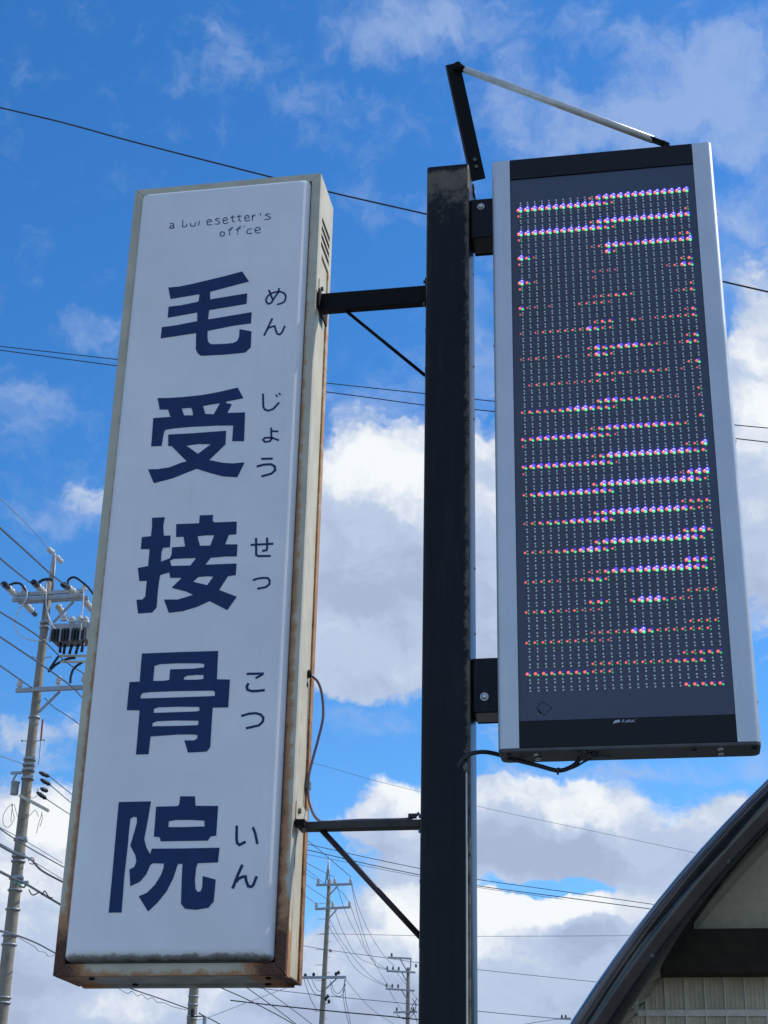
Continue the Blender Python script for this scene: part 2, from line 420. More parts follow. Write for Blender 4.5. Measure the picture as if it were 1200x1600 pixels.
# ------------------------------------------------------------------ the box sign on the left
SX0, SX1, SZ0, SZ1, SY0, SY1 = -1.673, -1.0193, 2.218, 4.840, 4.200, 4.406
sign = thing('box_sign', 'tall rust-framed box sign with white face and large navy Japanese characters', 'sign', (-1.346, 4.303, 2.218))
RW_T, RW_L, RW_R, RW_B = .029, .031, .030, .032

def wsign(co):
    """where the enamel is worn: bottom corners, along the inside edge of the rails, growing downwards"""
    h = max(0.0, min(1.0, (SZ1-co.z)/(SZ1-SZ0)))
    w = -.55
    inR = abs(co.x-(SX1-RW_R)); inL = abs(co.x-(SX0+RW_L))
    if co.y < SY0+.006 and SZ0+RW_B*1.2 < co.z:
        w = max(w, (.30+.75*h**.8)-inR/.020*.46, (.12+.75*h**1.1)-inL/.018*.46)
    cz = co.z-SZ0
    for cx, amp in ((SX1, 1.75), (SX0, 1.55)):
        d = math.hypot((co.x-cx)/.115, cz/.20); w = max(w, amp-d*1.25)
    w = max(w, .62-cz/.055)
    w = max(w, .30-abs(co.z-SZ1)/.02*.5)
    return w
def frame_rail(poly):
    """mitred flat rail; poly of four (x,z) corners, finely divided"""
    b = new_bm(); (a, c, d, e) = [Vector((p[0], 0, p[1])) for p in poly]
    L = max((c-a).length, (d-e).length); n = max(2, int(L/.012)); mseg = 5
    fr = []
    for i in range(n+1):
        t = i/n; p = a.lerp(c, t); q = e.lerp(d, t); row = []
        for j in range(mseg+1):
            r = p.lerp(q, j/mseg); row.append(b.verts.new((r.x, SY0 + (.0012 if j in (0, mseg) else 0), r.z)))
        row.append(b.verts.new((q.x, SY0+.022, q.z))); row.insert(0, b.verts.new((p.x, SY0+.022, p.z)))
        fr.append(row)
    for i in range(n):
        for j in range(len(fr[0])-1): b.faces.new((fr[i][j], fr[i+1][j], fr[i+1][j+1], fr[i][j+1]))
    b.faces.new(fr[0]); b.faces.new(fr[-1]); wear(b, wsign)
    return b
e = .0007
x0, x1, z0, z1 = SX0, SX1, SZ0, SZ1; xi0, xi1, zi0, zi1 = SX0+RW_L, SX1-RW_R, SZ0+RW_B, SZ1-RW_T
obj('frame_rail', frame_rail([(x0+e*2, z1), (x1-e*2, z1), (xi1-e, zi1), (xi0+e, zi1)]), M['cream'], sign)
obj('frame_rail', frame_rail([(x0+e*2, z0), (x1-e*2, z0), (xi1-e, zi0), (xi0+e, zi0)]), M['cream'], sign)
obj('frame_rail', frame_rail([(x0, z0+e*2), (x0, z1-e*2), (xi0, zi1-e), (xi0, zi0+e)]), M['cream'], sign)
obj('frame_rail', frame_rail([(x1, z0+e*2), (x1, z1-e*2), (xi1, zi1-e), (xi1, zi0+e)]), M['cream'], sign)
# body behind the rails
bm = new_bm(); box(bm, x0+.004, x1-.010, SY0+.0225, SY1-.004, z0+.006, z1-.004); obj('inner_case', bm, M['gap'], sign)
# right side: front and rear lips, recessed sheet, top plate with the vents
VZ = 4.555
def wside(co):
    cz = co.z-SZ0; h = max(0.0, (SZ1-co.z)/(SZ1-SZ0))
    w = 1.0-math.hypot((co.y-SY0)/.16, cz/.22)*1.0
    w = max(w, (.34+.50*h**.8 if co.y > SY1-.04 else (.05+.28*h if co.y < SY0+.062 else -.3)), .25-abs(co.z-4.30)/.25*.5 if co.y > SY0+.05 else -.5)
    w = max(w, .30+.35*h - abs(co.y-(SY0+.058))/.014*.4 if co.z < 4.3 else -.5)
    return w
bm = new_bm(); gridbox(bm, x1-.0095, x1, SY0+.0225, SY0+.062, z0, VZ-.0005, .02); wear(bm, wside); obj('edge_strip', bm, M['cream_plain'], sign)
bm = new_bm(); gridbox(bm, x1-.0095, x1, SY1-.034, SY1, z0, VZ-.0005, .02); wear(bm, wside); obj('edge_strip', bm, M['cream_plain'], sign)
bm = new_bm(); gridbox(bm, x1-.0095, x1-.0055, SY0+.0625, SY1-.0345, z0+.004, VZ-.0005, .02); wear(bm, lambda c: wside(c)-.15); obj('side_sheet', bm, M['cream_plain'], sign)
# top plate split round four vent slots
vz = [4.684, 4.652, 4.620, 4.588]; vh = .0105; vy0, vy1 = SY0+.046, SY0+.172
bm = new_bm()
def gb(y0, y1, a, b_): gridbox(bm, x1-.0095, x1, y0, y1, a, b_, .03)
gb(SY0+.0225, vy0, VZ, z1); gb(vy1, SY1, VZ, z1)
edges = [z1] + [q for c in vz for q in (c+vh, c-vh)] + [VZ]
for i in range(0, len(edges), 2): gb(vy0+.0001, vy1-.0001, edges[i+1], edges[i])
wear(bm, lambda c: -.2 + (.35 if vz[-1]-.04 < c.z < vz[0]+.03 and vy0-.02 < c.y < vy1+.02 else 0)); obj('vent_plate', bm, M['cream_plain'], sign)
for c in vz:
    bm = new_bm()       # hooded slat pressed out over each slot
    vs = [bm.verts.new(p) for p in ((x1-.002, vy0+.004, c+vh*.45), (x1-.002, vy1-.004, c+vh*.45), (x1-.009, vy1-.004, c+vh), (x1-.009, vy0+.004, c+vh),
                                    (x1-.003, vy0+.004, c+vh*.30), (x1-.003, vy1-.004, c+vh*.30), (x1-.0094, vy1-.004, c+vh*.7), (x1-.0094, vy0+.004, c+vh*.7))]
    for f in ((0, 1, 2, 3), (4, 5, 6, 7), (0, 1, 5, 4), (1, 2, 6, 5), (2, 3, 7, 6), (3, 0, 4, 7)): bm.faces.new([vs[i] for i in f])
    obj('vent_louvre', bm, M['brace'], sign)
# left side, top, back, underside
bm = new_bm(); gridbox(bm, x0, x0+.0035, SY0+.0225, SY1, z0, z1, .04); wear(bm, wside); obj('side_sheet', bm, M['cream_plain'], sign)
bm = new_bm(); gridbox(bm, x0+.004, x1-.010, SY0+.0225, SY1, z1-.0035, z1-.0002, .05); wear(bm, lambda c: -.2); obj('top_sheet', bm, M['cream_plain'], sign)
bm = new_bm(); gridbox(bm, x0+.004, x1-.010, SY1-.0035, SY1-.0002, z0+.001, z1-.004, .05); wear(bm, lambda c: .1); obj('rear_sheet', bm, M['cream_plain'], sign)
def wunder(c): return max(1.15-abs(c.x-SX1)/.16, .95-abs(c.x-SX0)/.17, .55-abs(c.y-SY0)/.05, .1)
bm = new_bm(); gridbox(bm, x0+.0002, x1-.0002, SY0+.0225, SY1-.0002, z0+.0008, z0+.005, .02)
wear(bm, wunder); obj('bottom_sheet', bm, M['under'], sign)
bm = new_bm(); gridbox(bm, x0+.02, x1-.02, SY1-.028, SY1-.002, z0-.006, z0+.0006, .02); wear(bm, wunder); obj('bottom_lip', bm, M['under'], sign)
for px_, dy in ((134, .045), (412, .05), (182, .16), (395, .165)):
    p = onY(px_, 1530, SY0); bm = new_bm(); cyl(bm, (p.x, SY0+dy, z0-.002), (0, 0, -1), .008, .006, 10); obj('drain_bolt', bm, M['gap'], sign)

# moulded white face with rounded shoulders
PX0, PX1, PZ0, PZ1 = xi0+.0025, xi1-.0035, zi0+.0035, zi1-.0035; PF = 4.168
def rrect(a0, a1, b0, b1, r, n=6):
    out = []
    for (cx, cz, s) in ((a1-r, b1-r, 0), (a0+r, b1-r, 90), (a0+r, b0+r, 180), (a1-r, b0+r, 270)):
        for i in range(n+1):
            t = R_(s+90*i/n); out.append((cx+r*math.cos(t), cz+r*math.sin(t)))
    return out
def subdivide_ring(r, step=.03):
    out = []
    for i in range(len(r)):
        a = Vector(r[i]); b = Vector(r[(i+1) % len(r)]); n = max(1, int((b-a).length/step))
        for j in range(n): out.append(tuple(a.lerp(b, j/n)))
    return out
bm = new_bm(); rings = []
prof = [(0, SY0+.015), (0, SY0-.002), (.0015, SY0-.010), (.005, SY0-.0165), (.0105, SY0-.0225), (.0165, SY0-.0275), (.0225, SY0-.0305), (.0275, SY0-.0317), (.032, SY0-.032)]
base = rrect(PX0, PX1, PZ0, PZ1, .016)
nbase = None
for ins, yy in prof:
    rr = rrect(PX0+ins, PX1-ins, PZ0+ins*.9, PZ1-ins*.9, max(.010, .016-ins*.2))
    # keep the same vertex count by subdividing the long sides evenly
    out = []
    for i in range(len(rr)):
        a = Vector(rr[i]); b = Vector(rr[(i+1) % len(rr)])
        n = 1 if i % 7 != 6 else (40 if (i//7) % 2 == 0 else 120)
        if i % 7 == 6 and (i//7) % 2 == 0: n = 30
        if i % 7 == 6 and (i//7) % 2 == 1: n = 90
        for j in range(n): out.append(a.lerp(b, j/n))
    rings.append([bm.verts.new((p.x, yy, p.y)) for p in out])
for i in range(len(rings)-1):
    n = len(rings[i])
    for k in range(n): bm.faces.new((rings[i][k], rings[i][(k+1) % n], rings[i+1][(k+1) % n], rings[i+1][k])).smooth = True
bm.faces.new(rings[-1]).smooth = True
def face_dirt_shade(c):  # dirt plus under-shadow, painted dark along the bottom shoulder of the face
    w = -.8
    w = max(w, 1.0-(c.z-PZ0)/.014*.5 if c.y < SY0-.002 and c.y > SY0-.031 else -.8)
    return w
wear(bm, face_dirt_shade)
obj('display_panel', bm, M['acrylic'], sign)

# characters, traced on the face (zoomed pixel outlines -> the panel plane)
K = {}
K['hair'] = ((230, 410, 6.6667), [[(220,262),(330,252),(450,228),(600,192),(800,145),(990,94),(1060,198),(870,248),(655,305),(655,385),(1042,322),(1035,430),(850,462),(645,496),(632,592),(660,590),(1088,518),(1080,634),(900,658),(628,712),(628,800),(640,835),(672,853),(830,847),(900,838),(940,815),(958,770),(962,695),(1086,718),(1078,885),(1020,938),(800,960),(560,972),(525,945),(506,905),(510,735),(140,790),(152,675),(300,655),(520,612),(522,520),(214,575),(222,462),(360,445),(535,408),(545,330),(243,380)]], [])
K['receive'] = ((220, 595, 6.6667), [[(175,180),(300,178),(450,168),(640,148),(820,115),(1010,70),(1068,180),(895,215),(880,230),(948,243),(900,335),(1086,328),(1075,628),(952,628),(962,465),(800,465),(500,480),(340,495),(250,512),(236,560),(216,678),(108,682),(130,388),(325,375),(305,368),(285,300),(196,298)],
  [(425,288),(520,280),(535,300),(545,360),(450,360)], [(648,262),(740,245),(825,232),(760,348),(672,345)]],
  [[(285,560),(560,545),(888,520),(882,660),(712,825),(860,855),(960,860),(1080,850),(1005,1003),(860,995),(740,965),(580,915),(480,955),(330,1015),(135,1065),(75,922),(180,920),(300,900),(430,850),(480,840),(320,680),(285,678)],[(475,675),(600,658),(730,660),(595,760)]])
K['join'] = ((200, 795, 6.6667), [[(250,93),(382,88),(366,180),(372,280),(442,278),(436,400),(365,405),(348,450),(342,550),(435,515),(455,470),(458,402),(595,392),(578,290),(500,293),(502,160),(740,150),(748,68),(886,64),(880,120),(900,142),(1132,133),(1128,265),(1050,270),(1010,370),(1140,370),(1132,495),(1000,497),(860,510),(805,582),(1130,570),(1122,690),(1040,702),(948,845),(1133,915),(1033,1055),(850,960),(720,1020),(570,1065),(425,1083),(375,945),(520,945),(680,895),(600,860),(455,822),(560,718),(438,718),(432,660),(335,690),(325,740),(310,860),(298,1025),(250,1080),(104,1090),(88,948),(150,945),(180,915),(195,750),(118,752),(102,618),(210,595),(225,420),(134,418),(145,295),(240,285),(250,180)],
  [(722,285),(820,275),(898,275),(858,382),(750,385)], [(437,540),(470,522),(560,517),(710,512),(650,590),(450,595)], [(678,760),(730,710),(820,702),(890,705),(825,795)]], [])
K['bone'] = ((185, 1005, 6.4865), [[(238,105),(600,90),(1010,78),(998,365),(1130,368),(1112,650),(955,652),(945,800),(930,1052),(895,1098),(705,1108),(668,985),(770,985),(798,965),(802,930),(760,925),(600,925),(325,945),(305,1125),(178,1128),(215,680),(85,678),(112,395),(215,388)],
  [(365,230),(420,212),(600,203),(830,203),(872,212),(868,245),(760,258),(525,265),(515,372),(450,382),(352,382)], [(665,345),(700,328),(800,320),(862,322),(862,362),(800,370),(662,370)],
  [(225,530),(245,505),(320,495),(600,485),(960,480),(980,500),(975,535),(700,545),(400,555),(222,560)], [(360,665),(400,650),(600,643),(820,645),(822,685),(780,692),(600,698),(357,706)],
  [(345,810),(390,790),(600,782),(812,785),(808,828),(780,832),(600,838),(343,842)]], [])
K['clinic'] = ((160, 1235, 6.3158), [[(162,115),(478,108),(455,250),(412,480),(432,560),(470,630),(488,575),(800,572),(1155,565),(1140,710),(940,718),(925,760),(912,880),(918,970),(940,1003),(970,995),(985,950),(990,845),(1118,880),(1098,1095),(1045,1158),(920,1178),(815,1168),(775,1120),(782,900),(790,725),(745,725),(700,860),(630,1000),(540,1110),(450,1195),(358,1045),(440,1010),(520,930),(580,830),(605,760),(605,722),(500,718),(472,735),(430,830),(370,900),(275,945),(266,780),(315,755),(335,700),(325,640),(275,545),(300,460),(340,320),(340,265),(305,260),(275,280),(262,400),(248,560),(215,850),(188,1205),(62,1205),(100,800),(140,340)]],
  [[(768,58),(912,58),(918,152),(1142,153),(1122,445),(1065,455),(1040,495),(575,502),(565,462),(508,455),(530,160),(740,155),(758,140)],[(655,305),(720,292),(860,290),(1005,298),(1010,355),(800,362),(650,362)]])
def conv(o, pts):
    out = []
    for (a, b) in pts:
        p = onY(o[0]+a/o[2], o[1]+b/o[2], PF-.001); out.append((p.x, p.z))
    return out
for key, (o, A, B) in K.items():
    bm = new_bm(); plate_poly(bm, [conv(o, q) for q in A], PF-.0014, .0016)
    if B: plate_poly(bm, [conv(o, q) for q in B], PF-.0014, .0016)
    obj('kanji_character', bm, M['navy'], sign)
KANA = [((400,440,16),[([(320,205),(355,300),(415,440)],60),([(580,160),(555,270),(440,430),(385,525),(315,558),(255,510),(250,430),(300,350),(390,285),(500,258),(620,252),(700,285),(742,345),(740,430),(705,500),(640,540),(525,572)],54)]),
 ((400,440,16),[([(408,915),(330,1080),(200,1350)],60),([(250,1240),(310,1160),(400,1122),(465,1110),(490,1200),(530,1305),(595,1322),(655,1260),(720,1105)],56)]),
 ((390,600,10),[([(208,150),(214,360),(240,400),(295,415),(370,388),(462,285)],38),([(413,163),(430,200)],26),([(460,140),(480,172)],26)]),
 ((390,600,10),[([(335,680),(341,860),(318,893),(240,905),(207,870),(240,838),(350,838),(458,880)],35),([(350,735),(447,740)],34)]),
 ((390,600,10),[([(180,1168),(360,1165)],42),([(112,1287),(220,1260),(330,1252),(392,1285),(400,1345),(340,1400),(185,1443)],42)]),
 ((380,830,16),[([(185,342),(752,312)],64),([(320,170),(324,590),(375,620),(690,617)],62),([(597,160),(600,400),(580,475),(475,492)],58)]),
 ((380,830,16),[([(238,1225),(370,1180),(520,1163),(615,1172),(662,1230),(652,1330),(560,1398),(350,1436)],60)]),
 ((370,1040,14.55),[([(225,187),(612,180)],60),([(585,200),(425,285)],52),([(268,402),(225,470),(240,545),(330,578),(450,575),(635,558)],62)]),
 ((370,1040,14.55),[([(98,1145),(280,1092),(430,1080),(540,1110),(602,1180),(592,1270),(500,1358),(208,1424)],60)]),
 ((350,1280,13.33),[([(264,133),(260,400),(270,490),(320,535),(450,468)],60),([(600,165),(645,280),(697,518)],55)]),
 ((350,1280,13.33),[([(382,948),(290,1150),(178,1445)],64),([(250,1310),(300,1240),(380,1200),(445,1192),(460,1280),(500,1390),(560,1408),(608,1375),(680,1185)],60)])]
PXM = .00170
for (o, st) in KANA:
    bm = new_bm()
    for i, (pts, w) in enumerate(st): stroke(bm, conv(o, pts), w/o[2]*PXM, PF-.0010-.0003*i, .0012+.0003*i)
    obj('kana_character', bm, M['navy'], sign)
LAT = [[[(95,187),(125,178),(135,195),(132,225)],[(130,202),(102,210),(95,228),(118,232),(145,222)]], [[(225,148),(222,215),(245,219),(265,205),(262,188)]],
 [[(300,180),(302,203),(320,212),(345,205),(352,172)]], [[(390,158),(378,205)]], [[(462,172),(508,165),(505,147),(480,143),(462,160),(465,190),(485,200),(512,192)]],
 [[(588,137),(562,132),(545,148),(575,160),(590,173),(575,190),(540,188)]], [[(622,157),(666,148),(660,129),(640,125),(620,145),(625,178),(645,186),(672,174)]],
 [[(712,103),(714,158),(735,168)],[(695,125),(737,118)]], [[(778,97),(780,153),(802,162)],[(760,117),(805,109)]], [[(835,133),(880,125),(875,108),(855,103),(835,120),(840,152),(860,160),(887,150)]],
 [[(912,100),(910,155)],[(912,125),(925,105),(945,98)]], [[(990,82),(991,104)]], [[(1087,92),(1060,85),(1040,100),(1070,113),(1092,125),(1075,142),(1033,143)]],
 [[(610,260),(590,285),(600,308),(630,305),(638,277),(612,262)]], [[(722,222),(700,226),(688,245),(686,300)],[(672,248),(712,240)]], [[(800,212),(776,222),(768,240),(766,268)],[(748,245),(797,232)],[(765,280),(764,290)]],
 [[(822,216),(836,214)]], [[(903,236),(870,240),(855,262),(865,285),(907,280)]], [[(935,257),(990,243),(980,221),(955,222),(935,245),(945,272),(970,279),(993,268)]]]
for lt in LAT:
    bm = new_bm()
    for i, pts in enumerate(lt): stroke(bm, conv((250, 320, 6.3158), pts), 10/6.3158*PXM, PF-.0010-.0003*i, .0012+.0003*i)
    obj('latin_letter', bm, M['navy'], sign)
# mounting plates on the right side
def mount(zc, ybolt, h):
    b = new_bm(); box(b, x1, x1+.004, SY0+.036, SY0+.175, zc, zc+h, .0015)
    p = obj('mounting_plate', b, M['cream_plain'], sign)
    b = new_bm(); cyl(b, (x1+.007, ybolt, zc+h*.55), (1, 0, 0), .0085, .008, 6, bev=.001); obj('bolt', b, M['arm_grey'], p)
mount(4.383, SY0+.06, .060); mount(2.648, SY0+.062, .052)
bm = new_bm(); lathe(bm, (x1-.006, 4.345, 3.112), (1, 0, 0), [(.011, 0), (.013, .004), (.010, .010), (.004, .012)], 14); obj('cable_grommet', bm, M['gap'], sign)
bm = new_bm(); lathe(bm, (x1-.006, 4.342, 3.079), (1, 0, 0), [(.009, 0), (.009, .002), (.003, .003)], 12); obj('rusty_rivet', bm, M['brace'], sign)

# ------------------------------------------------------------------ the steel post with arms
QX0, QX1, QY0, QY1, QZ = -.6586, -.5185, 4.200, 4.352, 4.822
post = thing('sign_post', 'black square steel post with side arms standing between the two signs', 'post', (-.5885, 4.276, 0))
bm = new_bm()
t = bmesh.new(); bmesh.ops.create_cube(t, size=1)
for v in t.verts: v.co = Vector(((QX0+QX1)/2+v.co.x*(QX1-QX0), (QY0+QY1)/2+v.co.y*(QY1-QY0), QZ/2+v.co.z*QZ))
bmesh.ops.bevel(t, geom=[e_ for e_ in t.edges if abs((e_.verts[0].co-e_.verts[1].co).z) > 1], offset=.011, segments=4, affect='EDGES', profile=.5)
# cut into rings and columns for the wear layer
for i in range(1, 150): bmesh.ops.bisect_plane(t, geom=t.verts[:]+t.edges[:]+t.faces[:], plane_co=(0, 0, QZ*i/150), plane_no=(0, 0, 1))
for i in range(1, 14): bmesh.ops.bisect_plane(t, geom=t.verts[:]+t.edges[:]+t.faces[:], plane_co=(QX0+(QX1-QX0)*i/14, 0, 0), plane_no=(1, 0, 0))
merge(bm, t)
def wpost(c):
    dr = (QX1-c.x)/.02; dl = (c.x-QX0)/.02; w = -.35
    if c.y < QY0+.008: w = max(w, .60-dr*.36, .36-dl*.35)
    top = QZ-c.z
    w = max(w, .72-top/.26*.6 if c.y < QY0+.02 else -.3)
    if top < .006: w = .1
    return w
wear(bm, wpost); obj('post_tube', bm, M['post'], post, smooth='auto')
# upper arm: deep channel
zu0, zu1 = 4.3246, 4.3887
bm = new_bm(); box(bm, SX1+.004, QX0, 4.245, 4.275, zu0, zu1, .002); obj('support_arm', bm, M['arm'], post)
bm = new_bm(); box(bm, SX1+.003, SX1+.009, 4.276, 4.345, zu0-.004, zu1-.006, .0015)
obj('arm_gusset', bm, M['arm'], post)
bm = new_bm(); box(bm, SX1+.004, SX1+.010, 4.215, 4.2448, zu0-.002, zu1+.002, .001); obj('arm_gusset', bm, M['arm'], post)
zl0, zl1 = 2.6244, 2.6451
bm = new_bm(); box(bm, SX1+.004, QX0, 4.262, 4.306, zl0, zl1, .002); wear(bm, lambda c: .9-(c.x-SX1)/.12 if c.x < SX1+.2 else .75-(QX0-c.x)/.04)
obj('support_arm', bm, M['arm_grey'], post)
bm = new_bm(); box(bm, SX1+.002, SX1+.030, 4.225, 4.262, zl0+.001, zl1-.001, .001); obj('arm_gusset', bm, M['arm'], post)
bm = new_bm(); cyl(bm, (SX1+.022, 4.256, zl0+.006), (0, 0, 1), .008, .034, 8); obj('bolt', bm, M['arm_grey'], post)
bm = new_bm(); cyl(bm, (onY(605, 1282, 4.28).x, 4.285, zl1+.002), (0, 0, 1), .008, .006, 6); obj('bolt', bm, M['arm'], post)
bm = new_bm(); cyl(bm, (onY(523, 1282, 4.28).x, 4.285, zl1+.002), (0, 0, 1), .008, .006, 6); obj('bolt', bm, M['arm'], post)
def seg(px0, py0, px1, py1, Y, r, name, m):
    b = new_bm(); a = onY(px0, py0, Y); c = onY(px1, py1, Y); tube(b, [a, c], r, 10); o = obj(name, b, m, post); return a, c
seg(541, 486, 664, 586.5, 4.27, .0055, 'brace', M['arm'])
seg(500, 1294, 657, 1464, 4.285, .0085, 'brace', M['brace'])
for (px_, py0, py1) in ((660.5, 576, 594), (652.5, 1458, 1482), (651.5, 1376, 1382), (661, 516, 524)):
    a = onY(px_, py0, 4.27); b_ = onY(px_, py1, 4.27); bm = new_bm(); box(bm, QX0-.008, QX0, 4.255, 4.285, b_.z, a.z, .001); obj('brace_lug', bm, M['arm'], post)
for (za_, zb_, ya_, yb_) in ((zu0, zu1, 4.225, 4.300), (zl0, zl1, 4.248, 4.320)):
    bm = new_bm(); box(bm, QX0-.006, QX0-.0002, ya_, yb_, za_-.022, zb_+.016, .0012); obj('flange_plate', bm, M['arm'], post)
    for zz in (za_-.013, zb_+.008):
        bm = new_bm(); cyl(bm, (QX0-.009, ya_+.012, zz), (-1, 0, 0), .006, .007, 6); obj('bolt', bm, M['arm_grey'], post)
# brackets carrying the LED board
def led_bracket(za, zb, zscrew, ysc):
    b = new_bm(); box(b, QX1, -.4425, 4.238, 4.335, za, zb, .006, 3); br = obj('board_bracket', b, M['post'], post)
    xs = -.4825
    b = new_bm(); cyl(b, (xs, 4.2365, zscrew), (0, -1, 0), .0125, .003, 20, bev=.0008)
    lathe(b, (xs, 4.2350, zscrew), (0, -1, 0), [(.0088, 0), (.0085, .003), (.006, .0055), (.0025, .0062)], 18); sc = obj('screw', b, M['steel'], br, smooth=False)
led_bracket(4.5530, 4.7050, 4.672, 0); led_bracket(2.9400, 3.1035, 2.986, 0)
# tray folded out under the brackets
for za in (4.5530, 2.9400):
    bm = new_bm(); box(bm, -.5150, -.4430, 4.338, 4.349, za-.0, za+.15, .003); obj('bracket_back_plate', bm, M['arm'], post)
# cable duct down the right front edge
DZ = onY(715, 1188, 4.19).z
bm = new_bm(); da = onY(711.5, 1400, 4.186).x; db = onY(727.5, 1400, 4.186).x
box(bm, da, db, 4.182, 4.1995, 0.02, DZ, .002); obj('cable_duct', bm, M['post'], post)
bm = new_bm(); box(bm, db+.0005, db+.0045, 4.186, 4.1995, 0.02, DZ-.02, .0008); obj('duct_edge', bm, M['rod'], post)
bm = new_bm(); lathe(bm, (db-.001, 4.190, DZ-.015), (0, 0, 1), [(.008, -.02), (.010, -.005), (.006, .008), (.003, .01)], 10); obj('duct_seal', bm, M['arm_grey'], post)
for z_ in (4.62, 4.47, 4.12, 3.93, 3.42, 3.21):       # rivets along the right side of the post
    bm = new_bm(); lathe(bm, (QX1-.0005, 4.325, z_), (1, 0, 0), [(.005, 0), (.0045, .002), (.002, .003)], 8); obj('rivet', bm, M['arm_grey'], post)
# stay arm and rod at the top
YS = 4.325
a = onY(708, 104, YS); b_ = onY(747, 281, YS)
bm = new_bm(); dirn = (b_-a).normalized()
box_w = .052
bar(bm, a-dirn*.012, b_, box_w, .006, .001, up=(0, 1, 0)); obj('stay_arm', bm, M['arm'], post)
bm = new_bm(); off = Vector((-box_w/2+.003, .012, -.006)); bar(bm, a-dirn*.008+off, b_+off+dirn*.055, .006, .036, .001, up=(0, 1, 0)); obj('stay_arm_flange', bm, M['brace'], post)
bm = new_bm(); box(bm, onY(731, 270, YS).x, onY(741, 270, YS).x, YS-.012, YS+.01, onY(735, 296, YS).z, QZ, .002); obj('stay_foot', bm, M['arm'], post)
for kk in (.10, .16):
    p = a.lerp(b_, 1-kk); bm = new_bm(); cyl(bm, p+Vector((.004, -.007, 0)), (0, -1, 0), .0065, .007, 6); obj('bolt', bm, M['arm_grey'], post)
r0 = onY(716, 105, YS-.012); r1 = onY(1032, 223, 4.262)
dr = (r1-r0).normalized()
bm = new_bm(); tube(bm, [r0+dr*.030, r1-dr*.028], .0125, 14); obj('stay_rod', bm, M['rod'], post)
bm = new_bm(); tube(bm, [r0-dr*.012, r0+dr*.012, r0+dr*.034], [.016, .0145, .0100], 12); cyl(bm, r0+Vector((0, -.006, 0)), (0, -1, 0), .013, .02, 6); obj('stay_clamp', bm, M['arm'], post)
bm = new_bm(); bar(bm, r1-dr*.034, r1+dr*.034, .030, .006, .001, up=(0, 0, 1)); cyl(bm, r1+dr*.012+Vector((0, 0, .003)), (0, 0, 1), .009, .012, 6); obj('stay_clamp', bm, M['arm'], post)

# ------------------------------------------------------------------ LED board
LX0, LX1, LZ0, LZ1, LY0, LY1 = -.4422, .2713, 2.8185, 4.8225, 4.200, 4.314
board = thing('led_board', 'tall LED display board with silver sides and rows of lit coloured dots', 'led sign', (-.0855, 4.257, 2.8185))
def extrusion(xa, xb, right):
    """rounded aluminium side profile swept from bottom to top"""
    w = abs(xb-xa); rf = .020; rb = .012; pr = []
    # section in (distance from the outer side, y)
    for i in range(7): t_ = R_(90*i/6); pr.append((rf-rf*math.cos(t_)*1.0, LY0+rf-rf*math.sin(t_)))
    pr += [(w, LY0), (w, LY1)]
    for i in range(5): t_ = R_(90*i/4); pr.append((rb-rb*math.sin(t_), LY1-rb+rb*math.cos(t_)))
    b = new_bm(); lev = [(LZ0+.0035, 0), (LZ1-.006, 0), (LZ1-.0015, .0018), (LZ1, .006)]
    rg = []
    for z, ins in lev:
        ring = []
        for (dx, y) in pr:
            dd = max(dx, ins) if dx < w else dx
            yy = min(max(y, LY0+ins*.6), LY1-ins)
            ring.append(b.verts.new(((xb-dd) if right else (xa+dd), yy, z)))
        rg.append(ring)
    for i in range(len(rg)-1):
        n = len(rg[i])
        for k in range(n): b.faces.new((rg[i][k], rg[i][(k+1) % n], rg[i+1][(k+1) % n], rg[i+1][k]))
    b.faces.new(rg[0]); b.faces.new(rg[-1])
    return obj('side_profile', b, M['alu'], board, smooth='auto')
SXL, SXR = -.3818, .2085
extrusion(LX0, SXL-.0006, False); extrusion(SXR+.0006, LX1, True)
bm = new_bm(); box(bm, SXL, SXR, LY0+.0020, LY1-.002, 4.7440, LZ1-.0006, .0012); obj('top_cap', bm, M['black'], board)
bm = new_bm(); box(bm, SXL, SXR, LY0+.0060, LY1-.004, 2.9010, 4.7425); obj('screen_board', bm, M['screen'], board)
bm = new_bm(); box(bm, SXL, SXR, LY0+.0020, LY1-.002, LZ0+.0045, 2.8990, .0012); obj('bottom_band', bm, M['black'], board)
# rounded base plate
bm = new_bm()
def rr_xy(a0, a1, b0, b1, r, n=6): return rrect(a0, a1, b0, b1, r, n)
out = rr_xy(LX0+.001, LX1-.0005, LY0+.0012, LY1-.001, .020)
rg = []
for z, ins in ((LZ0+.0032, 0), (LZ0-.004, 0), (LZ0-.0065, .0025)):
    rr = rr_xy(LX0+.001+ins, LX1-.0005-ins, LY0+.0012+ins, LY1-.001-ins, .020)
    rg.append([bm.verts.new((p[0], p[1], z)) for p in rr])
for i in range(2):
    n = len(rg[i])
    for k in range(n): bm.faces.new((rg[i][k], rg[i][(k+1) % n], rg[i+1][(k+1) % n], rg[i+1][k]))
bm.faces.new(rg[0]); bm.faces.new(rg[-1])
bp = obj('base_plate', bm, M['plate'], board)
ZB = LZ0-.0065
def onZ(px, py, Z):
    d = ray(px, py); return CAM + d*((Z-1.6)/d.z)
